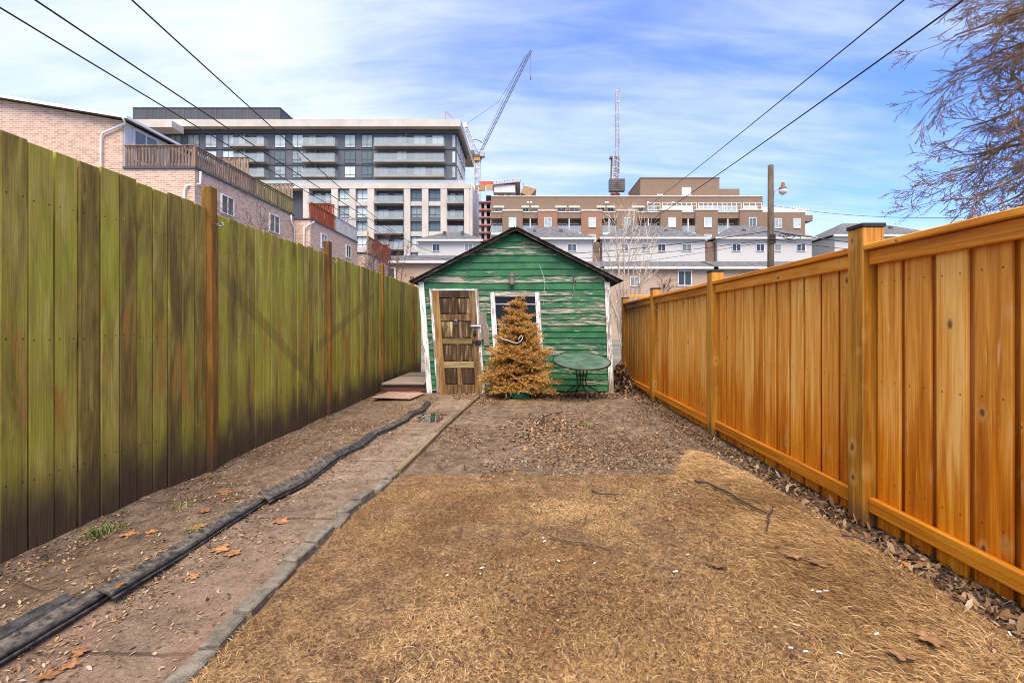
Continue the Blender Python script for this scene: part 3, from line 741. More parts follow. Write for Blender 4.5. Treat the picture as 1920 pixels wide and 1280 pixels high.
# dangling wire and a hanging ornament
def hang(pts, r, jit=.0): return [(wx(a, YS - .06) + random.uniform(-jit, jit), YS - .06 - .01 * random.random(), wz(b, YS - .06)) for a, b in pts]
MB().tube(hang([(1011, 497), (1016, 510), (1020, 522), (1022, 535), (1020, 545), (1023, 552)], .003), .004, 5).tube(hang([(1016, 560), (1020, 566), (1018, 572)], .003), .004, 5).build('hanging_wire', M_['ribbon'], label='thin pale wire dangling on the gable right of the lantern', cat='wire')
orn = empty('hook_ornament', (wx(1077, YS), YS - .05, wz(555, YS)), 'dark hook with a ragged strip hanging on the right of the shed', 'hook')
MB().tube(hang([(1077, 518), (1074, 525), (1078, 530), (1080, 525), (1076, 534)], .005), .010, 6).build('hook', M_['iron'], orn)
MB().tube(hang([(1077, 530), (1075, 540), (1077, 548), (1073, 556), (1078, 553)], .005), .008, 5).build('strip', M_['ply'], orn)

# ------------------------------------------------------------------ dead christmas tree
TX, TY = -.115, 7.95
xt = empty('dead_spruce', (TX, TY, 0), 'dried out orange christmas tree standing against the shed', 'tree')
MB().tube([(TX, TY, .05), (TX + .02, TY, .6), (TX - .03, TY, 1.2), (TX - .045, TY, 1.76)], [.035, .028, .018, .006], 8).build('trunk', M_['bark'], xt, True)
brm = MB(); NV = []; NF = []; NR = []
def needles(p, q, dens, ln, rr):
    p = np.array(p); q = np.array(q); L = np.linalg.norm(q - p); d = (q - p) / max(L, 1e-6)
    n = max(3, int(L * dens))
    t = rr.random(n)[:, None]; base = p + (q - p) * t
    ax = rr.normal(size=(n, 3)); ax -= (ax @ d)[:, None] * d; ax /= np.linalg.norm(ax, axis=1)[:, None]
    dr = ax * .8 + d * .75; dr /= np.linalg.norm(dr, axis=1)[:, None]
    l = ln * (.7 + .6 * rr.random(n))[:, None]
    sd_ = np.cross(dr, rr.normal(size=(n, 3))); sd_ /= np.linalg.norm(sd_, axis=1)[:, None]; sd_ *= .0028
    b = len(NV) * 0 + sum(len(a) for a in NV)
    NV.append(np.stack([base - sd_, base + sd_, base + dr * l], 1).reshape(-1, 3))
    NF.append(np.arange(n * 3).reshape(n, 3) + b); NR.append(np.clip(rr.normal(.5, .22, n), 0, 1))
r_ = random.Random(5); nr_ = np.random.default_rng(5)
zb = .20
while zb < 1.70:
    t = (zb - .20) / 1.5
    rad = (.60 * (1 - t) ** .80 + .05) * (1.0 if zb > .32 else .85)
    nb = int(12 - 4 * t)
    a0 = r_.random() * 6.28
    for k in range(nb):
        a = a0 + k * 6.283 / nb + r_.uniform(-.25, .25); L = rad * r_.choice([.6, .85, 1.0, 1.1, 1.22]) * r_.uniform(.92, 1.08)
        zc = zb + r_.uniform(-.06, .06); up = .12 + .35 * t
        s0 = Vector((TX - .03 * t, TY, zc)); dr = Vector((math.cos(a), math.sin(a) * .9, up - .18)); sd_ = Vector((-math.sin(a), math.cos(a), 0))
        pts = [s0 + dr * L * u + Vector((0, 0, .10 * L * (u * u - u * .6))) for u in (0, .33, .66, 1)]
        brm.tube(pts, [.009, .007, .005, .003], 4)
        for u0, u1 in zip(pts[:-1], pts[1:]): needles(u0, u1, 230, .034, nr_)
        ns = 3 + int(L * 12)
        for j in range(ns):
            u = .22 + .78 * (j + .5) / ns; c = s0 + dr * L * u
            for sg in (-1, 1):
                ln = L * (1.08 - u) * .58 + .035
                e = c + (dr.normalized() * .75 + sd_ * sg * .8 + Vector((0, 0, r_.uniform(-.35, .55)))) * ln * r_.uniform(.7, 1.1)
                brm.tube([c, e], [.004, .002], 3, False); needles(c, e, 300, .030, nr_)
    zb += .062 + .02 * (1 - t)
needles((TX - .045, TY, 1.62), (TX - .045, TY, 1.80), 500, .035, nr_)
brm.build('branches', M_['barkgrey'], xt)
ob('needles', np_mesh('needles', np.concatenate(NV), np.concatenate(NF), attr=[('rnd', 'FACE', np.concatenate(NR))]), M_['needles'], xt, kind='stuff')
st = MB()
for k in range(4):
    a = k * math.pi / 2 + .5; c, s = math.cos(a), math.sin(a)
    st.bar((TX, TY, .05), (TX + .23 * c, TY + .23 * s, .02), .05, .04); st.bar((TX + .05 * c, TY + .05 * s, .16), (TX + .22 * c, TY + .22 * s, .03), .03, .02)
st.lathe([(.17, .0), (.19, .02), (.175, .09), (.16, .095), (.10, .05), (.06, .05), (.055, .17), (.045, .17)], (TX, TY, .0), 20)
st.build('tree_stand', M_['standgreen'], label='green plastic stand under the dried christmas tree', cat='tree stand')
# white ribbon looped on the branches
rb = MB(); pts = []
for px, py, dd in ((937, 632, .0), (944, 636, -.06), (952, 638, -.1), (962, 642, -.14), (970, 643, -.15), (976, 640, -.14), (980, 634, -.12), (978, 629, -.1), (974, 632, -.12), (972, 638, -.15)):
    Y = TY - .38 + dd * .3; pts.append((wx(px, Y), Y, wz(py, Y)))
rb.tube(pts, .008, 6).build('ribbon', M_['ribbon'], label='white ribbon looped across the dried christmas tree', cat='ribbon', smooth=True)

# ------------------------------------------------------------------ glass table
CX, CY, CZ = .955, 7.72, .655
tb = empty('garden_table', (CX, CY, 0), 'round green glass patio table leaning in front of the shed', 'table')
TM = TRS((CX, CY, CZ), (R(13.0), R(1.5), 0))
top = MB().lathe([(.46, 0), (.475, .002), (.475, .009), (.46, .011), (.03, .011), (.012, .011)], n=48).mesh('table_top')
tt = ob('table_top', top, M_['tableglass'], tb, TM)
ob('rim', MB().lathe([(.472, -.012), (.492, -.010), (.494, .006), (.488, .013), (.472, .0125)], n=48, cap=False).mesh('rim', True), M_['iron'], tt, TM)
ob('parasol_ring', MB().lathe([(.035, .012), (.035, .018), (.02, .019)], n=16).mesh('parasol_ring'), M_['steel'], tt, TM)
for k in range(4):
    a = k * math.pi / 2 + R(-80); c, s = math.cos(a), math.sin(a)
    pr = [(.10, .60), (.095, .45), (.07, .33), (.08, .25), (.16, .20), (.27, .15), (.345, .06), (.37, -.005)]
    if k == 0: pr = [(r, z - .0) for r, z in pr]
    pts = [(CX + r * c, CY + r * s, z + (.0 if z < .5 else -.02 * s)) for r, z in pr]
    MB().tube(pts, [.011] * 8, 7).build('leg', M_['iron'], tb, True)
MB().lathe([(.085, .0), (.085, .012)], (CX, CY, .40), 18).lathe([(.11, 0), (.11, .012)], (CX, CY, .585), 18).build('leg_ring', M_['iron'], tb)

# ------------------------------------------------------------------ wood step and sheet by the shed
stp = empty('wooden_step', (-2.3, 8.7, 0), 'low wooden step with plank deck between shed and left fence', 'step')
MB().bevbox(-2.72, -1.90, 8.70, 8.74, -.05, .125, .004).build('riser', M_['redstep'], stp)
for k in range(7):
    MB().bevbox(-2.74 + random.uniform(-.02, .02), -1.90 + random.uniform(-.02, .02), 8.66 + k * .30, 8.66 + k * .30 + .288, .127, .162, .005).build('plank', M_['plank'], stp)
Mm = TRS((-2.20, 7.95, .03), (R(-1.0), R(1.0), R(-6)))
MB().bevbox(-.34, .34, -.36, .36, 0, .018, .004).build('flat_board', M_['mat'], M=Mm, label='flat pinkish tan board lying in front of the wooden step', cat='board')

# ------------------------------------------------------------------ edging
pe = empty('paver_edging', (-1.2, 2.3, 0), 'row of grey concrete edging stones between path and lawn', 'edging')
pvm = [MB().bevbox(-.040, .040, -.095, .095, -.06, .0, .007).mesh('edging_stone') for _ in range(2)]
y = 1.30; k = 0
while y < 3.78:
    xc = float(pave_x(y + .1)); ang = math.atan2(float(pave_x(y + .2) - pave_x(y)), .2)
    ob('edging_stone', pvm[k % 2], M_['paver'], pe, TRS((xc + (.012 if k % 3 == 1 else -.010) + random.uniform(-.012, .012), y + .1, .044 + random.uniform(-.013, .010)), (random.uniform(-.05, .05), random.uniform(-.07, .07), -ang + random.uniform(-.09, .09))))
    y += .207; k += 1
pl = empty('board_edging', (-1.0, 5.5, 0), 'thin brown wooden board edging running from pavers to the shed', 'edging')
for (y0, y1) in ((3.80, 5.15), (5.16, 6.55), (6.56, 7.9)):
    a = (float(pave_x(y0)), y0, .012); b = (float(pave_x(y1)), y1, .010)
    MB().bar(a, b, .062 if y0 < 5 else .05, .07).build('board', M_['planky'], pl)
# black plastic edging: lengths with a flat flange, a bead and pegs
be = empty('plastic_edging', (-1.8, 4, 0), 'black plastic lawn edging lying along the left side of the path', 'edging')
def edging(pts, flip=0.0, wdt=.065, mat='plasticdusty'):
    P = [Vector((x, y, float(gz(x, y)) + z)) for x, y, z in pts]
    Q_ = []
    for a, b in zip(P[:-1], P[1:]):
        for t in np.linspace(0, 1, 7)[:-1]: Q_.append(a.lerp(b, t))
    Q_.append(P[-1]); n = len(Q_)
    m = MB(); sec = len(be.children)
    side = []
    for i in range(n):
        d_ = (Q_[min(i + 1, n - 1)] - Q_[max(i - 1, 0)]).normalized(); side.append(Vector((-d_.y, d_.x, 0)).normalized())
    rows_ = []
    for i in range(n):
        s = side[i]; q = Q_[i]; j = .004 * math.sin(i * 1.3)
        rows_.append([q + s * .01 + Vector((0, 0, .024)), q + s * (wdt + j) + Vector((0, 0, .030 + flip)), q + s * (wdt + j) + Vector((0, 0, .024 + flip)), q + s * .01 + Vector((0, 0, .016))])
    for A, B in zip(rows_[:-1], rows_[1:]):
        for k in range(4): m.quad(tuple(A[k]), tuple(B[k]), tuple(B[(k + 1) % 4]), tuple(A[(k + 1) % 4]))
    for A in (rows_[0], rows_[-1]): m.quad(*[tuple(v) for v in A])
    fl = m.build('flange', M_[mat], be)
    MB().tube([q + Vector((0, 0, .015)) for q in Q_], .013, 8).build('bead', M_['plastic'], be, True)
    MB().tube([q - side[i] * .012 + Vector((0, 0, -.002)) for i, q in enumerate(Q_)], .008, 6).build('lip', M_['plastic'], be, True)
    for i in range(3, n - 1, 5):
        c = Q_[i] + side[i] * .05
        MB().lathe([(.013, 0), (.014, .012), (.006, .018)], (c.x, c.y, c.z + .026), 8).build('peg', M_['plastic'], be)
edging([(-2.02, 1.15, .01), (-1.93, 1.60, .01), (-1.875, 2.03, .012)], .01, .060)
edging([(-2.15, 1.2, .012), (-2.05, 1.66, .015), (-1.98, 2.0, .012)], .01, .045, 'plastic')
edging([(-1.845, 2.02, .03), (-1.86, 2.45, .012), (-1.86, 2.85, .012), (-1.85, 3.22, .01)], .012, .058)
edging([(-1.815, 3.20, .03), (-1.74, 3.60, .015), (-1.71, 3.98, .02), (-1.735, 4.2, .01)], .03, .075)
edging([(-1.73, 4.22, .012), (-1.68, 4.7, .008), (-1.68, 5.1, .012)], .02, .055, 'plastic')
edging([(-1.68, 5.08, .018), (-1.60, 5.45, .012), (-1.555, 5.95, .01), (-1.57, 6.3, .02)], .015, .065)
edging([(-1.58, 6.3, .02), (-1.50, 6.7, .01), (-1.53, 7.3, .015)], .02, .055, 'plastic')

# puddle on the path
pts = []
for t in np.linspace(0, 2 * math.pi, 41)[:-1]:
    k = 1 + .28 * math.sin(3 * t + 1) + .16 * math.sin(7 * t)
    pts.append((-1.30 + .24 * k * math.cos(t), 6.3 + .48 * k * math.sin(t), -.029))
mb = MB(); mb.v = pts; mb.f = [tuple(range(len(pts)))]
mb.build('puddle', M_['puddle'], kind='structure')

# ------------------------------------------------------------------ straw, litter, leaves, twigs
def scatter(n, x0, x1, y0, y1, fn, pw=1.0):
    x = rng.uniform(x0, x1, n); y = y0 + (y1 - y0) * rng.random(n) ** pw
    k = rng.random(n) < fn(x, y); return x[k], y[k]
def blades(name, x, y, ln, wd, pitch, mat, bias=0.0, az=None, colnoise=0.0):
    n = len(x); a = rng.uniform(0, 2 * np.pi, n) if az is None else az; p = np.abs(rng.normal(0, 1, n)) * pitch + .06
    l = ln * rng.uniform(.5, 1.5, n); zz = gz(x, y)
    d_ = np.stack([np.cos(a) * np.cos(p), np.sin(a) * np.cos(p), np.sin(p)], -1)
    s = np.stack([-np.sin(a), np.cos(a), rng.uniform(-.6, .6, n)], -1) * (wd * rng.uniform(.6, 1.4, n))[:, None]
    b = np.stack([x, y, zz - .002], -1); m = b + d_ * l[:, None] * .55; e = b + d_ * l[:, None]; e[:, 2] -= l * .12; m[:, 2] += .002
    VV = np.stack([b - s, b + s, m + s * .8, m - s * .8, e], 1).reshape(-1, 3)
    o = (np.arange(n) * 5)[:, None]
    T3 = np.concatenate([o + [0, 1, 2], o + [0, 2, 3], o + [3, 2, 4]], 1).reshape(-1, 3)
    rv = np.clip(rng.normal(.5, .26, n) + bias + colnoise * fbm(x, y, 1.8, 3, 12), 0, 1)
    ob(name, np_mesh(name, VV, T3, attr=[('rnd', 'FACE', np.repeat(rv, 3))]), mat, kind='stuff', label='matted dry straw coloured grass covering the lawn' if name == 'dry_grass' else 'dropped orange needles on the soil under the christmas tree', cat='grass' if name == 'dry_grass' else 'needles')
    return
lm = lambda x, y: lawn_mask(x, y) * np.clip(.60 + 2.2 * fbm(x, y, 3.4, 4, 21), .04, 1)
x, y = scatter(420000, -1.2, 2.05, 1.25, 4.7, lm, 1.15)
mound = np.clip((x - 1.15) / .4, 0, 1)
blades('dry_grass', x, y, .034, .0007, .20, M_['straw'], mound * .12 - .01, None, .45)
x, y = scatter(90000, 1.0, 2.05, 1.25, 4.6, lambda x, y: lawn_mask(x, y) * np.clip((x - 1.05) / .4, 0, 1))
n = len(x); blades('dry_grass', x, y, .055, .0008, .16, M_['straw'], .10, rng.normal(2.6, .7, n), .4)

n = 9000; a_ = rng.uniform(0, 6.283, n); q_ = np.abs(rng.normal(0, .33, n)); x = TX + q_ * np.cos(a_); y = TY - .12 + q_ * np.sin(a_) * .8; k = y < YS - .06
blades('fallen_needles', x[k], y[k], .028, .0014, .12, M_['needles'], -.1)
def leaves(x, y, size, bias=0.0, lift=.004, tilt=.35):
    n = len(x); a = rng.uniform(0, 2 * np.pi, n); l = size * rng.uniform(.5, 1.5, n); wdt = l * rng.uniform(.25, .48, n)
    tx = rng.normal(0, tilt, n); ty = rng.normal(0, tilt, n)
    d_ = np.stack([np.cos(a), np.sin(a), tx], -1); s = np.stack([-np.sin(a), np.cos(a), ty], -1)
    c = np.stack([x, y, gz(x, y) + lift + np.abs(tx) * l * .4], -1); up = np.array([0, 0, 1.0]); cu = (rng.uniform(.0, .35, n) * wdt)[:, None] * up
    L_, W_ = l[:, None], wdt[:, None]
    P = [c - d_ * L_ * .5, c - d_ * L_ * .12 + s * W_ * .55 + cu, c + d_ * L_ * .2 + s * W_ * .42 + cu, c + d_ * L_ * .5 + cu * .5,
         c + d_ * L_ * .15 - s * W_ * .5 + cu, c - d_ * L_ * .2 - s * W_ * .45 + cu]
    VV = np.stack(P, 1).reshape(-1, 3); o = (np.arange(n) * 6)[:, None]
    T3 = np.concatenate([o + [0, 3, 1], o + [1, 3, 2], o + [0, 4, 3], o + [0, 5, 4]], 1).reshape(-1, 3)
    return VV, T3, np.repeat(np.clip(rng.normal(.5, .24, n) + bias, 0, 1), 4)
def litter(name, parts, label):
    VV = []; TT = []; RR = []; b = 0
    for v, t, r in parts: VV.append(v); TT.append(t + b); RR.append(r); b += len(v)
    ob(name, np_mesh(name, np.concatenate(VV), np.concatenate(TT), attr=[('rnd', 'FACE', np.concatenate(RR))]), M_['litter'], kind='stuff', label=label, cat='leaves')
notlawn = lambda x, y: (1 - lawn_mask(x, y))
mid = lambda x, y: notlawn(x, y) * np.clip(.28 + 1.5 * fbm(x, y, 1.4, 3, 31), .03, 1) * (x > pave_x(y) + .05)
parts = [leaves(*scatter(52000, -1.1, 2.2, 3.7, 8.6, mid), .021, -.08), leaves(*scatter(2200, -1.1, 2.2, 3.7, 8.6, mid), .036, -.05)]
parts.append(leaves(*scatter(2600, -.3, .75, 4.4, 6.6, lambda x, y: .9 * np.exp(-(((x - .2) / .45) ** 2 + ((y - 5.4) / .7) ** 2))), .040, .0))
parts.append(leaves(*scatter(34000, -2.8, -1.7, 1.3, 8.6, lambda x, y: (x < edge_x(y)) * np.clip(.35 + 1.2 * fbm(x, y, 1.9, 3, 41), .08, 1)), .018, .04))
parts.append(leaves(*scatter(22000, -1.95, -1.1, 1.3, 8.0, lambda x, y: (x > edge_x(y)) * (x < pave_x(y)) * np.clip(.75 - (x - edge_x(y)) * 2.2, .12, 1)), .018, .06))
parts.append(leaves(*scatter(3500, -1.3, 2.2, 7.6, 8.6, lambda x, y: np.clip((y - 7.6) / .8, .1, 1)), .045, .02))
litter('leaf_litter', parts, 'small brown leaf scraps strewn over the bare soil and path')
tr = lambda x, y: np.clip((x - lawn_r(y) - .22 * np.clip((y - 3.6) / .5, 0, 1) + .04) / .06, 0, 1) * np.clip(1.25 - .13 * y, .25, 1)
parts = [leaves(*scatter(9000, 1.6, 2.26, 1.2, 8.6, tr), .030, -.16, .006, .45), leaves(*scatter(1600, 1.7, 2.24, 1.2, 4.5, tr), .042, -.02, .010, .5)]
litter('leaf_litter', parts, 'band of curled brown leaves along the foot of the orange fence')
x, y = scatter(26000, -1.1, 1.95, 1.3, 3.9, lambda x, y: lawn_mask(x, y) * np.clip(.16 + 1.3 * fbm(x, y, 1.6, 3, 51) + .5 * np.exp(-((x - 1.0) / .25) ** 2), .03, 1))
litter('leaf_litter', [leaves(x, y, .014, -.14, .010, .3)], 'dark leaf scraps caught in the dry lawn')
# dark heap of leaves right of the shed
hx_ = rng.normal(0, 1, (2600, 2)); x = 1.90 + hx_[:, 0] * .12; y = 9.15 + hx_[:, 1] * .28
k = (x > 1.66) & (x < 2.2); x, y = x[k], y[k]
v, t, r = leaves(x, y, .085, -.22, .02, .7); hp = .40 * np.exp(-(((x - 1.93) / .20) ** 2 + ((y - 9.15) / .40) ** 2)) * rng.random(len(x)) ** .35
v[:, 2] += np.repeat(hp, 6)
ob('leaf_heap', np_mesh('leaf_heap', v, t, attr=[('rnd', 'FACE', r)]), M_['litter'], kind='stuff', label='dark heap of leaves between the shed and orange fence', cat='leaves')

# single large leaves
def maple(size, seed):
    r = random.Random(seed); m = MB(); n = 15; pts = []
    for i in range(n * 2):
        t = 2 * math.pi * i / (n * 2); lobe = abs(math.cos(2.5 * (t - math.pi / 2)))
        rr = size * (.28 + .27 * lobe ** 1.5 + (.05 if i % 2 else -.03)) * r.uniform(.85, 1.1)
        pts.append((rr * math.cos(t), rr * math.sin(t), .004 * math.sin(2 * t + seed) + .22 * rr * rr / size * (.5 + .5 * math.cos(t + seed))))
    m.v = [(0, 0, .002)] + pts; k = len(pts)
    m.f = [(0, 1 + i, 1 + (i + 1) % k) for i in range(k)]
    m.tube([(0, -size * .2, .003), (size * .04, -size * .55, .006), (size * .10, -size * .72, .010)], .0016, 4)
    return m.mesh('fallen_leaf')
lfm = [maple(.105, s) for s in range(4)]
A5 = [(320, 760, .9), (660, 722, .65), (720, 350, .85), (1110, 325, .9), (1150, 238, .7), (1580, 275, 1.0), (1240, 440, .9), (1090, 590, .5), (270, 1150, .7), (450, 1020, .6), (400, 1090, .55), (850, 355, .6), (1310, 460, .8), (1270, 120, 1.0)]
for i, (a, b, s) in enumerate(A5):
    x, y, _ = gp(a / 3, 880 + b / 3); onp = x > float(edge_x(y))
    lab = 'large orange leaf lying on the soil by the green fence' if not onp else 'large orange brown leaf lying on the path'
    if i == 1: lab = 'small orange leaf caught on the black plastic edging'
    ob('fallen_leaf', lfm[i % 4], M_['leaforange'], None, TRS((x, y, float(gz(x, y)) + (.045 if i == 1 else .008)), (random.uniform(-.08, .08), random.uniform(-.08, .08), random.uniform(0, 6)), (s, s, s)), label=lab, cat='leaf', group='large fallen leaves')
A8 = [(305, 670, .8), (1430, 1150, .9), (1270, 1210, .7), (1790, 860, 1.1), (1330, 550, 1.0), (1690, 700, 1.0), (840, 690, 1.0), (700, 640, .8), (1390, 580, .9)]
for i, (a, b, s) in enumerate(A8):
    x, y, _ = gp(1240 + a / 2.8235, 840 + b / 2.8235); tr_ = x > float(lawn_r(y)) - .02
    lab = 'large brown leaf among the leaves by the orange fence' if tr_ else 'large brown leaf lying on the dry lawn'
    ob('fallen_leaf', lfm[i % 4], M_['leafbrown'], None, TRS((x, y, float(gz(x, y)) + .022), (random.uniform(-.1, .1), random.uniform(-.1, .1), random.uniform(0, 6)), (s, s, s)), label=lab, cat='leaf', group='large fallen leaves')
# white chips
chm = MB().bevbox(-.003, .003, -.009, .009, -.0025, .0025, .001).mesh('white_chip')
C8 = [(75, 690), (870, 835), (800, 828), (835, 838), (945, 1145), (1140, 1080), (1845, 1090), (830, 425), (765, 1140), (685, 1108), (140, 595)]
C7 = [(825, 945), (836, 962), (1135, 1103), (920, 1095), (460, 1135), (450, 1165), (250, 1195), (1620, 1165), (640, 597)]
for px, py in [(1240 + a / 2.8235, 840 + b / 2.8235) for a, b in C8] + [(760 + a / 3.2, 720 + b / 3.2) for a, b in C7]:
    x, y, _ = gp(px, py)
    ob('white_chip', chm, M_['chip'], None, TRS((x, y, float(gz(x, y)) + .012), (random.uniform(-.3, .3), random.uniform(-.3, .3), random.uniform(0, 3)), (1, random.uniform(.7, 1.3), 1)), label='small white chip lying on the dry lawn', cat='litter', group='white chips on the lawn')
# twigs
def twig(name, px, mat, rad, label, forks=()):
    P = []
    for a, b in px:
        x, y, _ = gp(a, b); P.append((x, y, float(gz(x, y)) + .016 + rad))
    def sm(P):
        o = []
        for a, b in zip(P[:-1], P[1:]):
            for t in (0, .33, .66): o.append(tuple(Vector(a).lerp(Vector(b), t) + Vector((random.uniform(-.003, .003), random.uniform(-.003, .003), random.uniform(0, .003)))))
        o.append(P[-1]); return o
    q = sm(P); m = MB().tube(q, list(np.linspace(rad, rad * .5, len(q))), 6)
    for fk in forks:
        P2 = []
        for a, b in fk:
            x, y, _ = gp(a, b); P2.append((x, y, float(gz(x, y)) + .016 + rad))
        q = sm(P2); m.tube(q, list(np.linspace(rad * .7, rad * .35, len(q))), 5)
    m.build(name, M_[mat], smooth=True, label=label, cat='twig')
twig('twig', [(1032, 1014), (1052, 1024), (1090, 1028), (1105, 1030), (1140, 1042), (1168, 1050), (1182, 1056)], 'twig', .006, 'forked brown twig lying in the middle of the lawn', [[(1092, 1028), (1108, 1040), (1130, 1058)]])
twig('twig', [(980, 1013), (992, 1005), (1010, 1004), (1027, 998)], 'twig', .005, 'short crooked twig left of the forked brown twig')
twig('twig', [(1100, 978), (1096, 990), (1090, 1000)], 'twig', .006, 'stubby brown twig above the forked brown twig')
twig('twig', [(1110, 932), (1125, 936), (1150, 938), (1165, 941)], 'twigdark', .007, 'dark straight twig in the upper part of the lawn')
twig('twig', [(1302, 916), (1325, 922), (1350, 935), (1372, 951), (1400, 968), (1425, 982), (1442, 992)], 'twigdark', .008, 'long dark arching twig on the lawn near the orange fence post', [[(1442, 992), (1448, 985), (1449, 978)], [(1442, 992), (1440, 1010), (1437, 1020)]])
twig('twig', [(1578, 1030), (1610, 1033), (1650, 1045), (1690, 1068)], 'twigdark', .005, 'thin dark curved twig on the straw bank by the orange fence')
twig('twig', [(40, 1085), (60, 1102), (75, 1110), (110, 1108), (145, 1093), (185, 1080)], 'twig', .005, 'curved brown twig on the soil by the green fence')
twig('twig', [(1015, 800), (1018, 785), (1035, 778), (1055, 775)], 'twigdark', .010, 'bent dark twig on the bare soil before the shed')
# green tufts
def tuft(px, py, n, ln, label):
    x0, y0, _ = gp(px, py); x = rng.normal(x0, .035, n); y = rng.normal(y0, .03, n)
    a = rng.uniform(0, 2 * np.pi, n); p = rng.uniform(.3, 1.2, n); l = ln * rng.uniform(.5, 1.3, n); zz = gz(x, y)
    d_ = np.stack([np.cos(a) * np.cos(p), np.sin(a) * np.cos(p), np.sin(p)], -1); s = np.stack([-np.sin(a), np.cos(a), 0 * a], -1) * .0028
    b = np.stack([x, y, zz], -1); m = b + d_ * l[:, None] * .6; e = b + d_ * l[:, None]; e[:, 2] -= l * .3
    VV = np.stack([b - s, b + s, m + s * .8, m - s * .8, e], 1).reshape(-1, 3); o = (np.arange(n) * 5)[:, None]
    T3 = np.concatenate([o + [0, 1, 2], o + [0, 2, 3], o + [3, 2, 4]], 1).reshape(-1, 3)
    ob('grass_tuft', np_mesh('grass_tuft', VV, T3, attr=[('rnd', 'FACE', np.repeat(rng.random(n), 3))]), M_['greenblade'], label=label, cat='grass', kind='stuff')
tuft(190, 990, 90, .10, 'green grass tuft at the foot of the green fence')
tuft(1100, 800, 110, .06, 'small green weed patch on the bare soil before the shed')
tuft(345, 948, 20, .05, 'tiny green sprout further along the green fence')
tuft(372, 992, 24, .05, 'tiny yellow green sprout beside the black edging')
tuft(1216, 722, 50, .14, 'dry green tuft at the foot of an orange fence post')

# ------------------------------------------------------------------ window kit for buildings (unit meshes scaled to size)
def unit_frame(nv, nh, t=.05, low=False):
    m = MB(); m.box(0, t, -1, 0, 0, 1).box(1 - t, 1, -1, 0, 0, 1).box(t, 1 - t, -1, 0, 0, t).box(t, 1 - t, -1, 0, 1 - t, 1)
    for k in range(1, nv + 1):
        c = k / (nv + 1); m.box(c - t * .4, c + t * .4, -.9, 0, t, 1 - t)
    for hh in nh: m.box(t, 1 - t, -.85, 0, hh - t * .35, hh + t * .35)
    return m.mesh('window')
WF = {'plain': unit_frame(0, []), 'slide': unit_frame(1, [], .055), 'condo': unit_frame(1, [.27], .04), 'tall': unit_frame(2, [.22], .03)}
PANE = MB().quad((.02, -.5, .02), (.98, -.5, .02), (.98, -.5, .98), (.02, -.5, .98)).mesh('pane')
def window(parent, x0, x1, z0, z1, Y, kind='slide', fmat='whitetrim', gmat='glassdk', dep=.10, side=False):
    if side:   # on a wall facing +x at x = Y ; x0..x1 are then y positions
        M = T(Y, x0, z0) @ Matrix.Rotation(R(90), 4, 'Z') @ Matrix.Diagonal((x1 - x0, dep, z1 - z0, 1))
    else: M = T(x0, Y, z0) @ Matrix.Diagonal((x1 - x0, dep, z1 - z0, 1))
    o = ob('window', WF[kind], M_[fmat], parent, M); ob('pane', PANE, M_[gmat], o, M); return o
def bbox(parent, name, mat, x0, x1, y0, y1, Y0, Y1, Yr=None):
    """box whose front face spans pixel columns x0..x1 and rows y0 (top)..y1 at distance Yr"""
    Yr = Yr or Y0
    return MB().box(wx(x0, Yr), wx(x1, Yr), Y0, Y1, wz(y1, Yr), wz(y0, Yr)).build(name, M_[mat], parent)

# ------------------------------------------------------------------ condominium block
YC = 86.0
co = empty('apartment_building', (wx(600, YC), YC, 0), 'large modern apartment block of grey upper floors over a cream podium', 'building')
xl, xr = wx(250, YC), wx(855, YC)
z_par = wz(345, YC)
MB().box(wx(150, YC), xr, YC, YC + 13.2, z_par - .5, wz(244, YC)).build('upper_wall', M_['greypanel'], co)
MB().prism([(wx(235, YC), wz(244, YC)), (wx(866, YC), wz(244, YC)), (wx(866, YC), wz(231, YC)), (wx(235, YC), wz(231, YC))], YC - 1.6, YC + 20.0).build('roof_slab', M_['cream'], co)
bbox(co, 'roof_soffit', 'darkpanel', 235, 860, 243.9, 250, YC - .3, YC + 13)
bbox(co, 'roof_edge', 'cream', 240, 322, 226, 238.5, YC - 4.5, YC - 1.62, YC - 4.5)
ph = bbox(co, 'penthouse', 'darkpanel', 250, 525, 203, 232, YC + 2, YC + 9, YC + 2)
for k in range(24):
    px = 250 + k * 11.9
    MB().box(wx(px, YC + 2) - .05, wx(px, YC + 2) + .05, YC + 1.94, YC + 2, wz(231, YC + 2), wz(204, YC + 2)).build('panel_joint', M_['greypanel'], ph)
MB().box(wx(249, YC + 2), wx(526, YC + 2), YC + 1.9, YC + 9, wz(203, YC + 2), wz(201.8, YC + 2)).build('coping', M_['darkpanel'], ph)
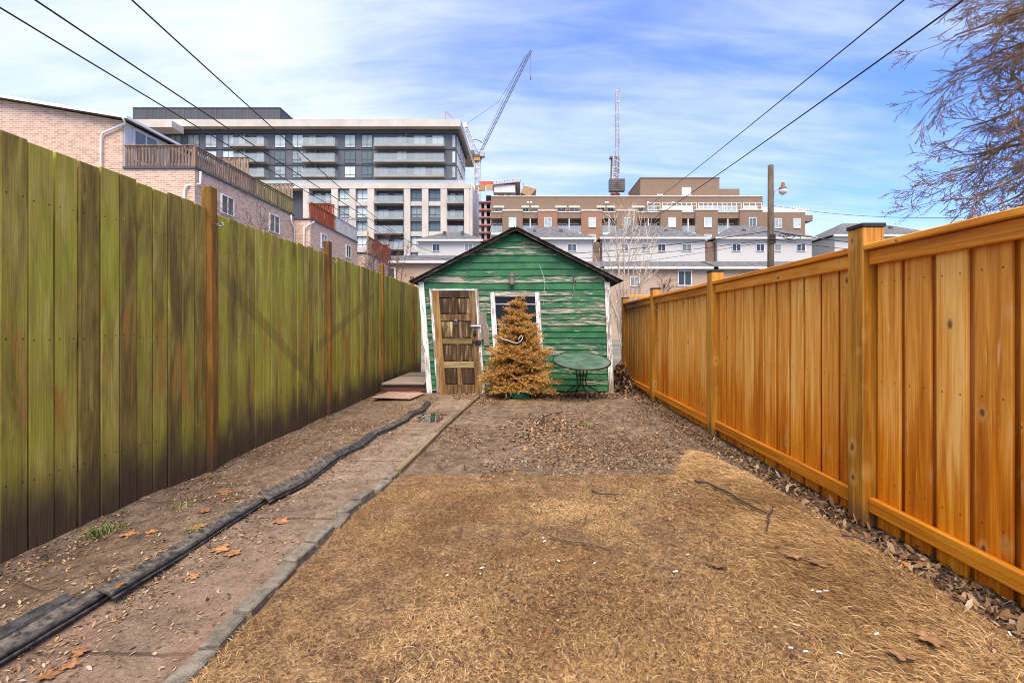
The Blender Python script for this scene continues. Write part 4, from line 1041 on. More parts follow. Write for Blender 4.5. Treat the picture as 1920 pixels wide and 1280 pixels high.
# upper rows
uw = [(318, 340), (352, 374), (385, 407), (418, 439), (515, 536), (548, 569), (646, 667), (678, 699)]
ub = [(442, 505), (573, 635), (706, 836)]
urows = [(253, 277.5), (283, 306.5), (311.5, 334)]
for (ya, yb) in urows:
    for a, b in uw: window(co, wx(a, YC), wx(b, YC), wz(yb, YC), wz(ya, YC), YC, 'condo', 'darkpanel', 'glass')
    window(co, wx(848, YC), wx(854, YC), wz(yb, YC), wz(ya, YC), YC, 'plain', 'greypanel', 'glass')
    MB().box(wx(250, YC), xr, YC - .12, YC, wz(yb + 3.4, YC), wz(yb + 1.4, YC)).build('floor_band', M_['darkpanel'], co)
    for a, b in ub:
        ws = [(a + 6, a + 20), (b - 24, b - 10)] if b - a < 80 else [(a + 4, a + 22), (a + 38, a + 60), (a + 70, a + 93), (a + 104, a + 126)]
        for p, q in ws: window(co, wx(p, YC), wx(q, YC), wz(yb, YC), wz(ya + 1, YC), YC, 'condo', 'darkpanel', 'glass')
        d_ = 1.7; Yb = YC - d_; k = Yb / YC
        s = MB().box(wx(a, YC), wx(b, YC), Yb, YC - .13, wz(yb + 3, YC), wz(yb - 1.0, YC)).build('balcony', M_['slab'], co)
        zt = wz(yb - 1, YC)
        MB().box(wx(a, YC) + .06, wx(b, YC) - .06, Yb + .05, Yb + .08, zt, zt + 1.15).build('balustrade', M_['balglass'], s)
        MB().box(wx(b, YC) - .10, wx(b, YC) - .06, Yb + .08, YC - .13, zt, zt + 1.15).build('balustrade', M_['balglass'], s)
        MB().box(wx(a, YC) + .06, wx(b, YC) - .06, Yb + .03, Yb + .10, zt + 1.15, zt + 1.21).build('handrail', M_['slab'], s)
        mxx = wx((a + b) / 2 - 6, YC)
        MB().box(mxx, mxx + .08, Yb + .3, YC - .13, zt, zt + 2.0).build('divider', M_['darkpanel'], s)
# side wall slats of the upper block
for k in range(6):
    y0 = YC + 1 + k * 2.0
    for (ya, yb) in urows: window(co, y0, y0 + 1.2, wz(yb, YC), wz(ya, YC), xr, 'plain', 'offwhite', 'glass', .12, True)
# podium
YP = 84.0
pl_, pr_ = 480, 880
pod = MB().box(wx(pl_, YP), wx(pr_, YP), YP + 1.6, YP + 12, -1, z_par - .3).build('podium_wall', M_['darkpanel'], co)
bbox(co, 'podium_cornice', 'cream', pl_, 882, 344, 353.2, YP, YP + 13)
bbox(co, 'terrace_balustrade', 'balglassd', pl_, 872, 337.5, 343.9, YP + .4, YP + .45)
bbox(co, 'podium_end_wall', 'cream', 880.2, 886, 347, 560, YP + .2, YP + 12)
cols = [(568, 579), (621, 633), (655, 666.5), (689, 701.5), (757, 769), (791, 803), (826, 838), (870, 880)]
for a, b in cols: bbox(co, 'column', 'cream', a, b, 353.2, 600, YP + .05, YP + 1.6)
prow = [(353.4, 377), (385, 406.5), (414.5, 433.5), (442, 463), (472, 493), (502, 523)]
for (ya, yb), (yc, _) in zip(prow, prow[1:] + [(530, 0)]):
    for a, b in ((633, 655), (666.5, 689), (769, 791), (803, 826)):
        window(co, wx(a, YP) + .02, wx(b, YP) - .02, wz(yb, YP), wz(ya, YP), YP + .75, 'condo', 'darkpanel', 'glass', .12)
        bbox(co, 'spandrel', 'cream' if ya < 380 or yb > 430 else 'greypanel', a, b, yb, yc, YP + .3, YP + 1.5, YP)
    for a, b in ((579, 621), (701.5, 757), (838, 870)):
        for p, q in ((a + 3, a + (b - a) * .42), (a + (b - a) * .58, b - 3)): window(co, wx(p, YP), wx(q, YP), wz(yb + 2, YP), wz(ya + 4, YP), YP + 1.55, 'condo', 'darkpanel', 'glass', .12)
        s = bbox(co, 'balcony', 'slab', a + .1, b - .1, yb + 2, yb + 5.5, YP - .5, YP + 1.4, YP)
        bbox(s, 'balustrade', 'balglass', a + .5, b - .5, yb - 9, yb + 2, YP - .45, YP - .40, YP)
        bbox(s, 'handrail', 'slab', a + .5, b - .5, yb - 9.6, yb - 9, YP - .48, YP - .37, YP)
        if ya > 360: pass
# roof things
MB().tube([(wx(830, YC), YC + 3, wz(231, YC)), (wx(830, YC), YC + 3, wz(209, YC + 3))], .12, 6).bar((wx(830, YC), YC + 3, wz(209, YC + 3)), (wx(843, YC), YC + 3, wz(220, YC + 3)), .25, .25).build('roof_davit', M_['slab'], co)

# ------------------------------------------------------------------ tower under construction
YT = 120.0
tw = empty('unfinished_tower', (wx(935, YT), YT, 0), 'concrete tower under construction with plywood formwork and red guard rails', 'building')
xa, xb, xc_ = wx(893, YT), wx(922, YT), wx(1003, YT)
MB().box(wx(884, YT), wx(892, YT), YT - 2, YT + 8, -1, wz(352, YT)).build('core_wall', M_['offwhite'], tw)
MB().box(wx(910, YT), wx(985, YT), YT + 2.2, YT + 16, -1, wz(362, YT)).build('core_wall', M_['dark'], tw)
for k in range(8):
    yy = 378 + k * 14.3; left = 890 + min(k, 2) * 3.5
    s = MB().box(wx(left, YT), wx(992, YT), YT, YT + 17, wz(yy + 2, YT), wz(yy, YT)).build('floor_slab', M_['concrete'], tw)
    MB().box(wx(left, YT), wx(992, YT), YT - .12, YT - .02, wz(yy + 1.5, YT), wz(yy - .8, YT)).build('guard_rail', M_['pinknet'], s)
    for px in (900, 910, 921, 940, 960, 980):
        if px > left: MB().box(wx(px, YT) - .3, wx(px, YT) + .3, YT + .4, YT + 1.0, wz(yy + 14.3, YT) + .01, wz(yy + 2, YT) - .01).build('column', M_['concrete'], s)
    MB().box(wx(left + 2, YT), wx(left + 18, YT), YT + 1.6, YT + 1.7, wz(yy + 13, YT), wz(yy + 2.4, YT)).build('glazing', M_['glassdk'], s)
MB().box(wx(926, YT), wx(966, YT), YT - .5, YT + 16, wz(362, YT), wz(347.5, YT)).build('top_wall', M_['offwhite'], tw)
for px in (930, 948, 960): MB().box(wx(px, YT) - .4, wx(px, YT) + .4, YT, YT + .8, wz(370, YT), wz(362, YT)).build('column', M_['concrete'], tw)
MB().prism([(wx(922, YT), wz(349, YT)), (wx(975, YT), wz(343, YT)), (wx(975, YT), wz(341, YT)), (wx(922, YT), wz(347, YT))], YT - 1, YT + 16).build('top_slab', M_['concrete'], tw)
for k, (a, b, y0, y1) in enumerate(((883, 897, 352, 363), (898, 911, 350, 361), (912, 925, 349, 360))):
    MB().prism([(wx(a + 1, YT), wz(y1, YT)), (wx(b - 1, YT), wz(y1, YT)), (wx(b, YT), wz(y0, YT)), (wx(a, YT), wz(y0, YT))], YT - 1.6, YT - 1.2).build('formwork', M_['formwork'], tw)
MB().box(wx(901, YT), wx(925, YT), YT - 1, YT - .6, wz(349, YT), wz(342, YT)).build('tarpaulin', M_['orangered'], tw)
for k in range(4):
    Yk = YT + 1 + k * 4; x0 = wx(976, YT)
    MB().prism([(x0, wz(360, YT)), (x0 + 2.5, wz(366, YT)), (x0 + 4.2, wz(352, YT)), (x0 + 1.0, wz(346, YT))], Yk, Yk + 3.6).build('formwork', M_['formwork'], tw)
gr_ = MB()
for k in range(16):
    px = 926 + k * 5.0; Yk = YT + (0 if px < 976 else (px - 976) * .5); zt = wz(341 + max(0, px - 972) * .42 if px > 972 else 347 - (px - 926) * .13, YT)
    gr_.tube([(wx(px, YT), Yk, zt), (wx(px, YT), Yk, zt + .9)], .09, 4)
gr_.build('guard_posts', M_['pinknet'], tw, kind='stuff')

# ------------------------------------------------------------------ cranes
def lattice(m, a, b, wd, bays, r, up=(0, 1, 0)):
    a = Vector(a); b = Vector(b); d_ = (b - a).normalized(); u = Vector(up); s = d_.cross(u).normalized() * wd / 2; t = s.cross(d_).normalized() * wd / 2
    C = [s + t, s - t, -s - t, -s + t]
    for c in C: m.tube([a + c, b + c], r, 4)
    for k in range(bays):
        p = a.lerp(b, k / bays); q = a.lerp(b, (k + 1) / bays)
        for j in range(4):
            c0, c1 = C[j], C[(j + 1) % 4]
            m.tube([p + c0, q + c1] if k % 2 else [p + c1, q + c0], r * .6, 3, False); m.tube([p + c0, p + c1], r * .6, 3, False)
YK = 150.0
K = lambda px, py, dy=0.0: Vector((wx(px, YK), YK + dy, wz(py, YK)))
ck = empty('tower_crane', (wx(895, YK), YK, 0), 'luffing tower crane with slanting boom behind the cream podium', 'crane')
m = MB(); lattice(m, (wx(895, YK), YK, 0), K(895, 302), 1.7, 40, .16); m.build('mast', M_['crane'], ck)
MB().box(K(889, 0).x, K(901, 0).x, YK - 1.2, YK + 1.2, K(0, 303).z, K(0, 297).z).build('slew_ring', M_['craneorange'], ck)
MB().box(K(880, 0).x, K(903, 0).x, YK - 1.3, YK + 1.3, K(0, 297).z, K(0, 292).z).build('deck', M_['cranedk'], ck)
MB().bevbox(K(901, 0).x, K(909, 0).x, YK - 1.5, YK + .5, K(0, 296).z, K(0, 286).z, .1).build('cab', M_['crane'], ck)
MB().box(K(879, 0).x, K(889, 0).x, YK - 1.0, YK + 1.0, K(0, 292).z, K(0, 284).z).build('winch', M_['cranedk'], ck)
m = MB(); lattice(m, K(895, 291), K(872, 236), 1.2, 12, .13); m.box(K(869, 0).x, K(876, 0).x, YK - .7, YK + .7, K(0, 240).z, K(0, 232).z); m.build('tail_frame', M_['crane'], ck)
m = MB(); lattice(m, K(899, 290), K(996, 95), .6, 40, .05); m.build('boom', M_['cranedk'], ck)
m = MB(); m.tube([K(873, 234), K(934, 175, 0) + Vector((0, 0, -3)), K(990, 101)], .05, 4).tube([K(905, 268), K(940, 195), K(986, 102)], .06, 4).tube([K(885, 262), K(897, 263), K(904, 268)], .12, 4); m.build('stay_cable', M_['wire'], ck)
m = MB(); m.tube([K(995, 97), K(995, 143)], .04, 4).box(K(993.6, 0).x, K(996, 0).x, YK - .3, YK + .3, K(0, 149).z, K(0, 143).z); m.build('hook_block', M_['cranedk'], ck)
YK = 160.0
ck = empty('tower_crane', (wx(1153, YK), YK, 0), 'upright tower crane with grey counterweight above the brown building', 'crane')
m = MB(); lattice(m, (wx(1152, YK), YK, 0), K(1152, 366), 2.0, 30, .18); m.build('mast', M_['crane'], ck)
MB().box(K(1145, 0).x, K(1161, 0).x, YK - 1.5, YK + 1.5, K(0, 371).z, K(0, 365).z).build('slew_ring', M_['pinknet'], ck)
cw = MB(); 
for k in range(6): cw.box(K(1138, 0).x, K(1166, 0).x, YK - 5 + k * .0, YK - 3, K(0, 365.5 - k * 3.7).z, K(0, 362.2 - k * 3.7).z)
cw.build('counterweight', M_['cranedk'], ck)
m = MB(); lattice(m, K(1152, 366), K(1155, 294), 2.3, 12, .2); m.build('tower_head', M_['crane'], ck)
m = MB(); lattice(m, K(1157, 344), K(1158, 164), 1.2, 36, .09); m.build('boom', M_['crane'], ck)
MB().box(K(1143, 0).x, K(1157, 0).x, YK - .8, YK + .8, K(0, 298).z, K(0, 294).z).tube([K(1145, 343), K(1146, 296)], .15, 4).build('head_platform', M_['cranedk'], ck)

# ------------------------------------------------------------------ brown apartment building
YB = 80.0
br = empty('apartment_building', (wx(1200, YB), YB, 0), 'low brown brick apartment building with recessed balconies and cream awnings', 'building')
x0, x1 = 919, 1430
MB().box(wx(x0, YB), wx(x1, YB), YB + 1.9, YB + 16, -1, wz(369, YB)).build('rear_wall', M_['brickbrown'], br)
bbox(br, 'parapet_wall', 'brickbrown', x0 + 2, x1, 368.5, 396, YB + .8, YB + 1.9)
bbox(br, 'coping', 'awning', x0 + 1.5, x1 + .5, 367, 368.5, YB + .7, YB + 2.2)
bal = [(920.6, 942), (980, 1008.4), (1045, 1090), (1129, 1156), (1195, 1238.6), (1279, 1304), (1345.7, 1387)]
edges = [b for ab in bal for b in ab]
piers = [(942, 980), (1008.4, 1045), (1090, 1129), (1156, 1195), (1238.6, 1279), (1304, 1345.7), (1387, 1430)]
for k, (a, b) in enumerate(piers):
    top_ = 395.5 if k < 4 else 394
    p = bbox(br, 'pier', 'brickred' if k in (1, 2) else 'brickbrown', a, b, top_, 560, YB, YB + 1.9, YB)
    bbox(p, 'band', 'awning', a - .4, b + .4, top_ - 2.0, top_, YB - .1, YB + .8, YB)
for a, b in bal:
    bbox(br, 'lintel', 'brickbrown', a + .05, b - .05, 398, 408.7, YB + .25, YB + 1.85, YB)
    bbox(br, 'band', 'awning', a + .45, b - .45, 396.6, 398, YB + .15, YB + .8, YB)
    for r0 in (408.7, 440.5, 472.3):
        s = bbox(br, 'balcony', 'offwhite', a + .1, b - .1, r0 + 28, r0 + 31.5, YB - .1, YB + 1.85, YB)
        bbox(s, 'balustrade', 'balglass', a + .3, b - .3, r0 + 14.5, r0 + 28, YB, YB + .05, YB)
        mx = (a + b) / 2
        if b - a > 23: bbox(s, 'balcony_post', 'offwhite', mx - .9, mx + .9, r0, r0 + 28, YB + .3, YB + .6, YB)
        for p, q in ((a + 2, a + (b - a) * .45), (a + (b - a) * .55, b - 2)):
            window(br, wx(p, YB), wx(q, YB), wz(r0 + 26, YB), wz(r0 + 6, YB), YB + 1.9, 'slide', 'whitetrim', 'glassdk', .08)
for a, b in ((954, 968), (1020, 1034), (1103.5, 1117), (1169.5, 1183), (1253, 1267), (1320, 1334), (1404, 1418)):
    for r0 in (408, 439.5, 471): window(br, wx(a, YB), wx(b, YB), wz(r0 + 18, YB), wz(r0, YB), YB, 'slide', 'whitetrim', 'glass', .12)
for a, b in ((925, 945), (978, 992), (996, 1010.5), (1042, 1063), (1067, 1088), (1120, 1135.6), (1139, 1154), (1187, 1210)):
    window(br, wx(a + 1.5, YB), wx(b - 1, YB), wz(395, YB), wz(387, YB), YB + .8, 'slide', 'whitetrim', 'glassdk', .08)
    m = MB(); X0, X1 = wx(a, YB), wx(b, YB); zt, zb_ = wz(384, YB), wz(388.4, YB)
    m.v = [(X0, YB + .79, zt), (X1, YB + .79, zt), (X1, YB + .1, zb_), (X0, YB + .1, zb_), (X0, YB + .79, zb_), (X1, YB + .79, zb_)]; m.f = [(3, 2, 1, 0), (0, 4, 3), (1, 2, 5), (0, 1, 5, 4), (3, 4, 5, 2)]
    m.build('awning', M_['awning'], br)
# terrace railings on the right half
for a, b in ((1214, 1238), (1241, 1306), (1309, 1390), (1393, 1428)):
    m = MB(); X0, X1 = wx(a, YB), wx(b, YB)
    for yy in (380, 386.5, 393): m.box(X0, X1, YB - .05, YB, wz(yy + .5, YB), wz(yy - .2, YB))
    n = max(2, int((b - a) / 9))
    for k in range(n + 1): xx = X0 + (X1 - X0 - .09) * k / n; m.box(xx, xx + .09, YB - .06, YB + .01, wz(394, YB), wz(380, YB))
    m.build('railing', M_['whitetrim'], br)
    window(br, wx(a + 4, YB), wx(b - 4, YB), wz(395, YB), wz(383, YB), YB + .8, 'tall', 'whitetrim', 'glass', .08)
for px in (990, 996, 1137, 1141, 1217, 1265): bbox(br, 'vent', 'whitetrim', px - 1.5, px + 1.5, 376.0, 378.6, YB + .68, YB + .8, YB)
# penthouse and right wing
ph = bbox(br, 'penthouse', 'brickbrown', 1200.6, 1349, 334, 368, YB + 2.5, YB + 12, YB + 2.5)
bbox(ph, 'coping', 'brickbrown', 1200, 1349.6, 332.8, 334, YB + 2.4, YB + 12.1, YB + 2.5)
bbox(br, 'stair_tower', 'brickbrown', 1349.1, 1389, 352.5, 368, YB + 3, YB + 9, YB + 2.5)
bbox(ph, 'vent_panel', 'offwhite', 1278, 1295.5, 351.5, 366.5, YB + 2.4, YB + 2.5, YB + 2.5)
bbox(ph, 'hatch', 'whitetrim', 1232, 1243, 364.5, 367.5, YB + 2.4, YB + 2.5, YB + 2.5)
wg_ = MB().box(wx(1430.3, YB), wx(1513, YB), YB + .5, YB + 16, -1, wz(396, YB)).build('wing_wall', M_['brickbrown'], br)
bbox(wg_, 'bay', 'brickbrown', 1513.1, 1528, 402, 413, YB + .6, YB + 5, YB)
for a, b in ((1455, 1468.5), (1490.5, 1503.6)):
    for r0 in (408.5, 440): window(br, wx(a, YB), wx(b, YB), wz(r0 + 18, YB), wz(r0, YB), YB + .5, 'slide', 'whitetrim', 'glass', .12)
m = MB()
for a, b, z_ in ((1432, 1480, 383.5), (1480, 1507, 385.5), (1507, 1521, 389)):
    X0, X1 = wx(a, YB), wx(b, YB); m.box(X0, X1, YB + .5, YB + .56, wz(z_ + .6, YB), wz(z_, YB)); m.box(X0, X1, YB + .5, YB + .55, wz(396, YB), wz(z_ + 4, YB))
    for k in range(5): xx = X0 + (X1 - X0) * k / 5; m.box(xx, xx + .1, YB + .49, YB + .57, wz(396, YB), wz(z_, YB))
m.build('railing', M_['whitetrim'], br)

# ------------------------------------------------------------------ white townhouses
def hip(x0, x1, y0, y1, z0, z1, inset):
    m = MB(); i = inset
    m.v = [(x0, y0, z0), (x1, y0, z0), (x1, y1, z0), (x0, y1, z0), (x0 + i, (y0 + y1) / 2, z1), (x1 - i, (y0 + y1) / 2, z1)]
    m.f = [(0, 1, 5, 4), (1, 2, 5), (2, 3, 4, 5), (3, 0, 4), (3, 2, 1, 0)]
    return m
YH = 50.0
def townhouse(label, px0, px1, eave, wins, apex, lower=None, lwin=(), inset=None, Yh=YH):
    h = empty('townhouse', (wx((px0 + px1) / 2, Yh), Yh, 0), label, 'house', 'white townhouses behind the shed')
    X0, X1 = wx(px0, Yh), wx(px1, Yh); ze = wz(eave, Yh)
    MB().box(X0, X1, Yh, Yh + 8, -.5, ze).build('wall', M_['whitesid'], h)
    za = wz(apex, Yh + 4.3)
    rf_ = hip(X0 - .35, X1 + .35, Yh - .45, Yh + 8.5, ze + .12, za, inset or min(4.0, (X1 - X0) / 2 - .6)).build('roof', M_['roofgrey'], h)
    MB().box(X0 - .36, X1 + .36, Yh - .47, Yh - .33, ze - .06, ze + .12).build('gutter', M_['whitetrim'], rf_)
    MB().box(X0 - .3, X1 + .3, Yh - .33, Yh, ze - .03, ze).build('soffit', M_['whitetrim'], rf_)
    for k in range(2):
        xx = X0 + (X1 - X0) * (.35 + .3 * k); MB().box(xx, xx + .35, Yh + 1.7, Yh + 2.0, ze + .8, ze + 1.45).build('roof_vent', M_['darkpanel'], rf_)
    for a, b in wins: window(h, wx(a, Yh), wx(b, Yh), wz(471.5, Yh), wz(457.5, Yh), Yh, 'slide', 'whitetrim', 'glassdk', .08)
    if lower:
        a, b, yt, ye = lower; Yl = Yh - 3.5
        MB().box(wx(a, Yl), wx(b, Yl), Yl, Yh - .02, -.5, wz(ye, Yl)).build('lower_wall', M_['brickbeige'], h)
        m = MB(); zl = wz(ye, Yl) + .02; zt = wz(yt, Yh) ; A, B = wx(a, Yl) - .3, wx(b, Yl) + .3
        m.v = [(A, Yl - .4, zl), (B, Yl - .4, zl), (B, Yh - .02, zt), (A, Yh - .02, zt), (A, Yl - .4, zl - .16), (B, Yl - .4, zl - .16), (B, Yh - .02, zl - .16), (A, Yh - .02, zl - .16)]
        m.f = [(0, 1, 2, 3), (4, 5, 1, 0), (5, 6, 2, 1), (7, 4, 0, 3), (7, 6, 5, 4)]
        lr = m.build('lower_roof', M_['roofgrey'], h)
        MB().box(A - .02, B + .02, Yl - .46, Yl - .41, zl - .18, zl + .02).build('gutter', M_['whitetrim'], lr)
        for (p, q, r0, r1) in lwin: window(h, wx(p, Yl), wx(q, Yl), wz(r1, Yl), wz(r0, Yl), Yl, 'slide', 'whitetrim', 'glassdk', .09)
    return h
townhouse('white sided townhouse with low beige annex just left of the shed roof', 784, 900, 452, [(811, 825), (871, 886)], 436, (700, 862, 479, 491), [(700, 742, 502, 530)])
townhouse('white sided townhouse showing above the right slope of the shed roof', 940, 1111, 449, [(1028, 1036), (1064, 1081)], 426, (1000, 1126, 490, 501.5), [])
townhouse('white sided townhouse with four upper windows behind the bare birch', 1129.5, 1322, 448, [(1165, 1178), (1203, 1219), (1233, 1248), (1278, 1297)], 424, (1128, 1338, 490, 502), [(1270.5, 1296.5, 507, 536), (1181, 1199, 519, 537)])
townhouse('white sided townhouse partly hidden behind the utility pole', 1345, 1522, 448, [(1372, 1389), (1417, 1433), (1452, 1464), (1493, 1510)], 424, (1341, 1560, 490, 502), [])
townhouse('grey roofed townhouse rising behind the tall orange fence post', 1565, 1760, 443, [(1600, 1616)], 420, None)
for px, lab in ((1112.5, 'dark brown brick wall between two white townhouses, behind the birch'), (1324, 'dark brown brick wall between two white townhouses, left of the utility pole')):
    wn_ = 15 if px < 1200 else 19
    MB().box(wx(px, YH), wx(px + wn_, YH), YH + .5, YH + 7, -.5, wz(452, YH)).build('brick_wall', M_['brickbrown'], label=lab, cat='wall')

# ------------------------------------------------------------------ pink brick row on the left
def fence_panel(parent, name, p0, p1, z0, z1, mat, gap=.14, wd=.09, both=True, cap=True):
    a = Vector((p0[0], p0[1], 0)); b = Vector((p1[0], p1[1], 0)); L = (b - a).length; n = max(1, int(L / gap)); d_ = (b - a).normalized(); nrm = Vector((-d_.y, d_.x, 0))
    m = MB()
    for k in range(n):
        c = a + d_ * (gap * (k + .5)); off = nrm * (.03 if (both and k % 2) else 0); hz_ = random.uniform(-.02, .02)
        m.bar(c - off + Vector((0, 0, z0)), c - off + Vector((0, 0, z1 + hz_)), wd, .025, up=tuple(nrm)) if False else m.bar(c - off + Vector((0, 0, z0)), c - off + Vector((0, 0, z1 + hz_)), .025, wd, up=tuple(d_))
    o = m.build(name, M_[mat], parent, kind='stuff')
    r = MB()
    for z in ((z0 + .12, z1 - .10)): r.bar(a + nrm * .04 + Vector((0, 0, z)), b + nrm * .04 + Vector((0, 0, z)), .04, .09)
    if cap: r.bar(a + Vector((0, 0, z1 + .02)), b + Vector((0, 0, z1 + .02)), .12, .035)
    r.build('rail', M_[mat], parent); return o
Y0 = 22.0; X0 = wx(365, Y0); XW = wx(230, Y0); zd = wz(313, Y0); zeave = wz(222, Y0)
rh = empty('brick_townhouse', (X0 - 6, Y0 + 4, 0), 'pale pink brick townhouse with roof deck, nearest on the left', 'house', 'pink brick row on the left')
Yend = 31.4
MB().box(X0 - 14, X0, Y0, Yend, -.5, zd - .10).build('lower_wall', M_['brickpink'], rh)
xl0 = wx(-160, Y0); ztop = wz(155, Y0)
MB().prism([(xl0, zd - .09), (XW, zd - .09), (XW, zeave - .12), (xl0, ztop - .12)], Y0, Y0 + 6.6).build('upper_wall', M_['brickpink'], rh)
m = MB(); ov = .3
m.prism([(xl0, ztop - .11), (XW + .35, zeave - .11), (XW + .35, zeave + .04), (xl0, ztop + .04)], Y0 - ov, Y0 + 7.0); rfx = m.build('roof', M_['roofgrey'], rh)
MB().prism([(xl0, ztop - .13), (XW + .38, zeave - .13), (XW + .38, zeave + .02), (xl0, ztop + .02)], Y0 - ov - .03, Y0 - ov - .002).build('fascia', M_['whitetrim'], rfx)
MB().box(XW + .352, XW + .45, Y0 - ov, Y0 + 7.0, zeave - .12, zeave + .0).build('gutter', M_['whitetrim'], rfx)
MB().box(XW + .002, XW + .04, Y0 + .05, Y0 + 6.5, zd - .08, zeave - .13).build('side_cladding', M_['offwhite'], rh)
window(rh, Y0 + .5, Y0 + 2.0, zd + .5, zeave - .25, XW + .04, 'slide', 'whitetrim', 'glassdk', .08, True)
window(rh, Y0 + 2.6, Y0 + 4.2, zd + .05, zeave - .25, XW + .04, 'slide', 'whitetrim', 'glassdk', .08, True)
MB().box(XW + .042, X0 + .06, Y0 - .06, Yend, zd - .10, zd).build('deck_edge', M_['darkpanel'], rh)
fence_panel(rh, 'deck_slats', (XW + .1, Y0), (X0, Y0), zd, wz(274, Y0), 'deckbrown', .16, .095, False)
ym = Y0 * 620 / 500
fence_panel(rh, 'deck_slats', (X0, Y0 + .1), (X0, 27.0), zd, wz(274, Y0), 'deckbrown', .16, .095, False)
fence_panel(rh, 'deck_slats', (X0, 27.0), (X0, Yend), zd, wz(274, Y0), 'deckolive', .125, .085)
for yy in (Y0 + .02, 24.4, 27.0, 29.3):
    MB().box(X0 - .05, X0 + .05, yy - .05, yy + .05, zd, wz(272, Y0)).build('deck_post', M_['deckbrown'], rh)
fence_panel(rh, 'privacy_screen', (X0 - 2.0, 26.4), (X0 - .05, 26.4), zd, zd + 2.05, 'deckbrown', .15, .12)
fence_panel(rh, 'privacy_screen', (X0 - 2.6, Yend), (X0 + .0, Yend), zd, zd + 2.1, 'deckbrown', .15, .12)
zpx = lambda px: X0 * F / (px - 985.0)
def swin(h, Xw, pa, pb, ya, yb):
    y0 = Xw * F / (pa - 985.0); y1 = Xw * F / (pb - 985.0); ymid = (y0 + y1) / 2
    window(h, y0, y1, wz(yb, ymid), wz(ya, ymid), Xw, 'slide', 'whitetrim', 'glassdk', .08, True)
swin(rh, X0, 413, 437, 368, 403); swin(rh, X0, 504, 523, 403, 437)
def spout(h, pts, r=.05):
    MB().tube(pts, r, 6).build('downspout', M_['whitetrim'], h, True)
spout(rh, [(XW + .30, Y0 - .35, zeave - .1), (XW + .25, Y0 - .12, zeave - .3), (XW - .85, Y0 - .1, zeave - .75), (XW - .95, Y0 - .1, zeave - .95), (XW - .95, Y0 - .1, 4)])
spout(rh, [(X0 + .1, Y0 + .25, zd - .15), (X0 + .1, Y0 + .25, zd - .75), (X0 - .35, Y0 - .1, zd - .95), (X0 - .42, Y0 - .1, zd - 1.2), (X0 - .42, Y0 - .1, 3)])
spout(rh, [(X0 + .08, Yend - .5, zd - .15), (X0 + .1, Yend - .5, zd - .6), (X0 + .1, Yend - .1, zd - .9), (X0 + .1, Yend - .1, 3)])
# second house of the row
XB = wx(582, Yend + .05); zd2 = wz(409, Yend); Ye2 = XB * F / (670 - 985.0)
rh2 = empty('brick_townhouse', (XB - 5, 35, 0), 'pale pink brick townhouse with red and grey deck fence, middle of the row', 'house', 'pink brick row on the left')
MB().box(XB - 12, XB, Yend + .05, Ye2, -.5, zd2 - .1).build('lower_wall', M_['brickpink'], rh2)
MB().box(XB - 12, XB + .06, Yend + .0, Ye2, zd2 - .1, zd2).build('deck_edge', M_['darkpanel'], rh2)
yr = XB * F / (628 - 985.0)
fence_panel(rh2, 'deck_slats', (XB, Yend + .1), (XB, yr), zd2, zd2 + 1.1, 'deckred', .125, .11)
fence_panel(rh2, 'deck_slats', (XB, yr), (XB, Ye2), zd2, zd2 + 1.1, 'deckgrey', .125, .12)
fence_panel(rh2, 'privacy_screen', (XB - 2.0, yr), (XB - .05, yr), zd2, zd2 + 2.0, 'deckred', .15, .12)
fence_panel(rh2, 'privacy_screen', (XB - 2.0, Ye2 - .1), (XB - .05, Ye2 - .1), zd2, zd2 + 2.0, 'deckgrey', .15, .10)
swin(rh2, XB, 601, 612, 439, 467); swin(rh2, XB, 648, 657, 460, 484)
spout(rh2, [(XB + .1, Yend + .4, zd2 - .15), (XB - .1, Yend - .05, zd2 - .5), (XB - .35, Yend - .1, zd2 - .6), (XB - .38, Yend - .1, 3)])
XD = XB + .9; zd3 = zd2 - 1.0
rh3 = empty('brick_townhouse', (XD - 5, 44, 0), 'pale pink brick townhouse with red deck fence, farthest of the row', 'house', 'pink brick row on the left')
MB().box(XD - 12, XD, Ye2 + .05, Ye2 + 7, -.5, zd3 - .1).build('lower_wall', M_['brickpink'], rh3)
MB().box(XD - 12, XD + .06, Ye2 + .02, Ye2 + 7, zd3 - .1, zd3).build('deck_edge', M_['darkpanel'], rh3)
fence_panel(rh3, 'deck_slats', (XD, Ye2 + .1), (XD, Ye2 + 7), zd3, zd3 + 1.5, 'deckred', .125, .11)
fence_panel(rh3, 'privacy_screen', (XD - 2.0, Ye2 + 6.9), (XD - .05, Ye2 + 6.9), zd3, zd3 + 2.0, 'deckred', .15, .12)
MB().box(XD - .06, XD + .06, Ye2 + .0, Ye2 + .1, zd3, zd3 + 1.9).build('deck_post', M_['deckolive'], rh3)

# ------------------------------------------------------------------ utility pole and cables
YU = 25.0; ux = wx(1445, YU)
up_ = empty('utility_pole', (ux, YU, 0), 'weathered wooden utility pole beyond the orange fence', 'pole')
MB().tube([(ux, YU, -.5), (ux, YU, 5), (ux, YU, wz(310, YU))], [.19, .165, .145], 12).build('pole', M_['creosote'], up_, True)
MB().box(ux - .18, ux + .18, YU - .18, YU - .14, wz(458, YU), wz(440, YU)).tube([(ux - .3, YU - .2, wz(450, YU)), (ux + .3, YU - .2, wz(450, YU))], .03, 6).build('bracket', M_['iron'], up_)
arm = [(ux + .15, YU, wz(372, YU)), (ux + .17, YU, wz(362, YU)), (wx(1456, YU), YU, wz(354, YU)), (wx(1462, YU), YU, wz(351, YU)), (wx(1466, YU), YU, wz(351, YU))]
lp = MB().tube(arm, .028, 6).build('lamp_arm', M_['steel'], up_, True)
lcx = wx(1468, YU)
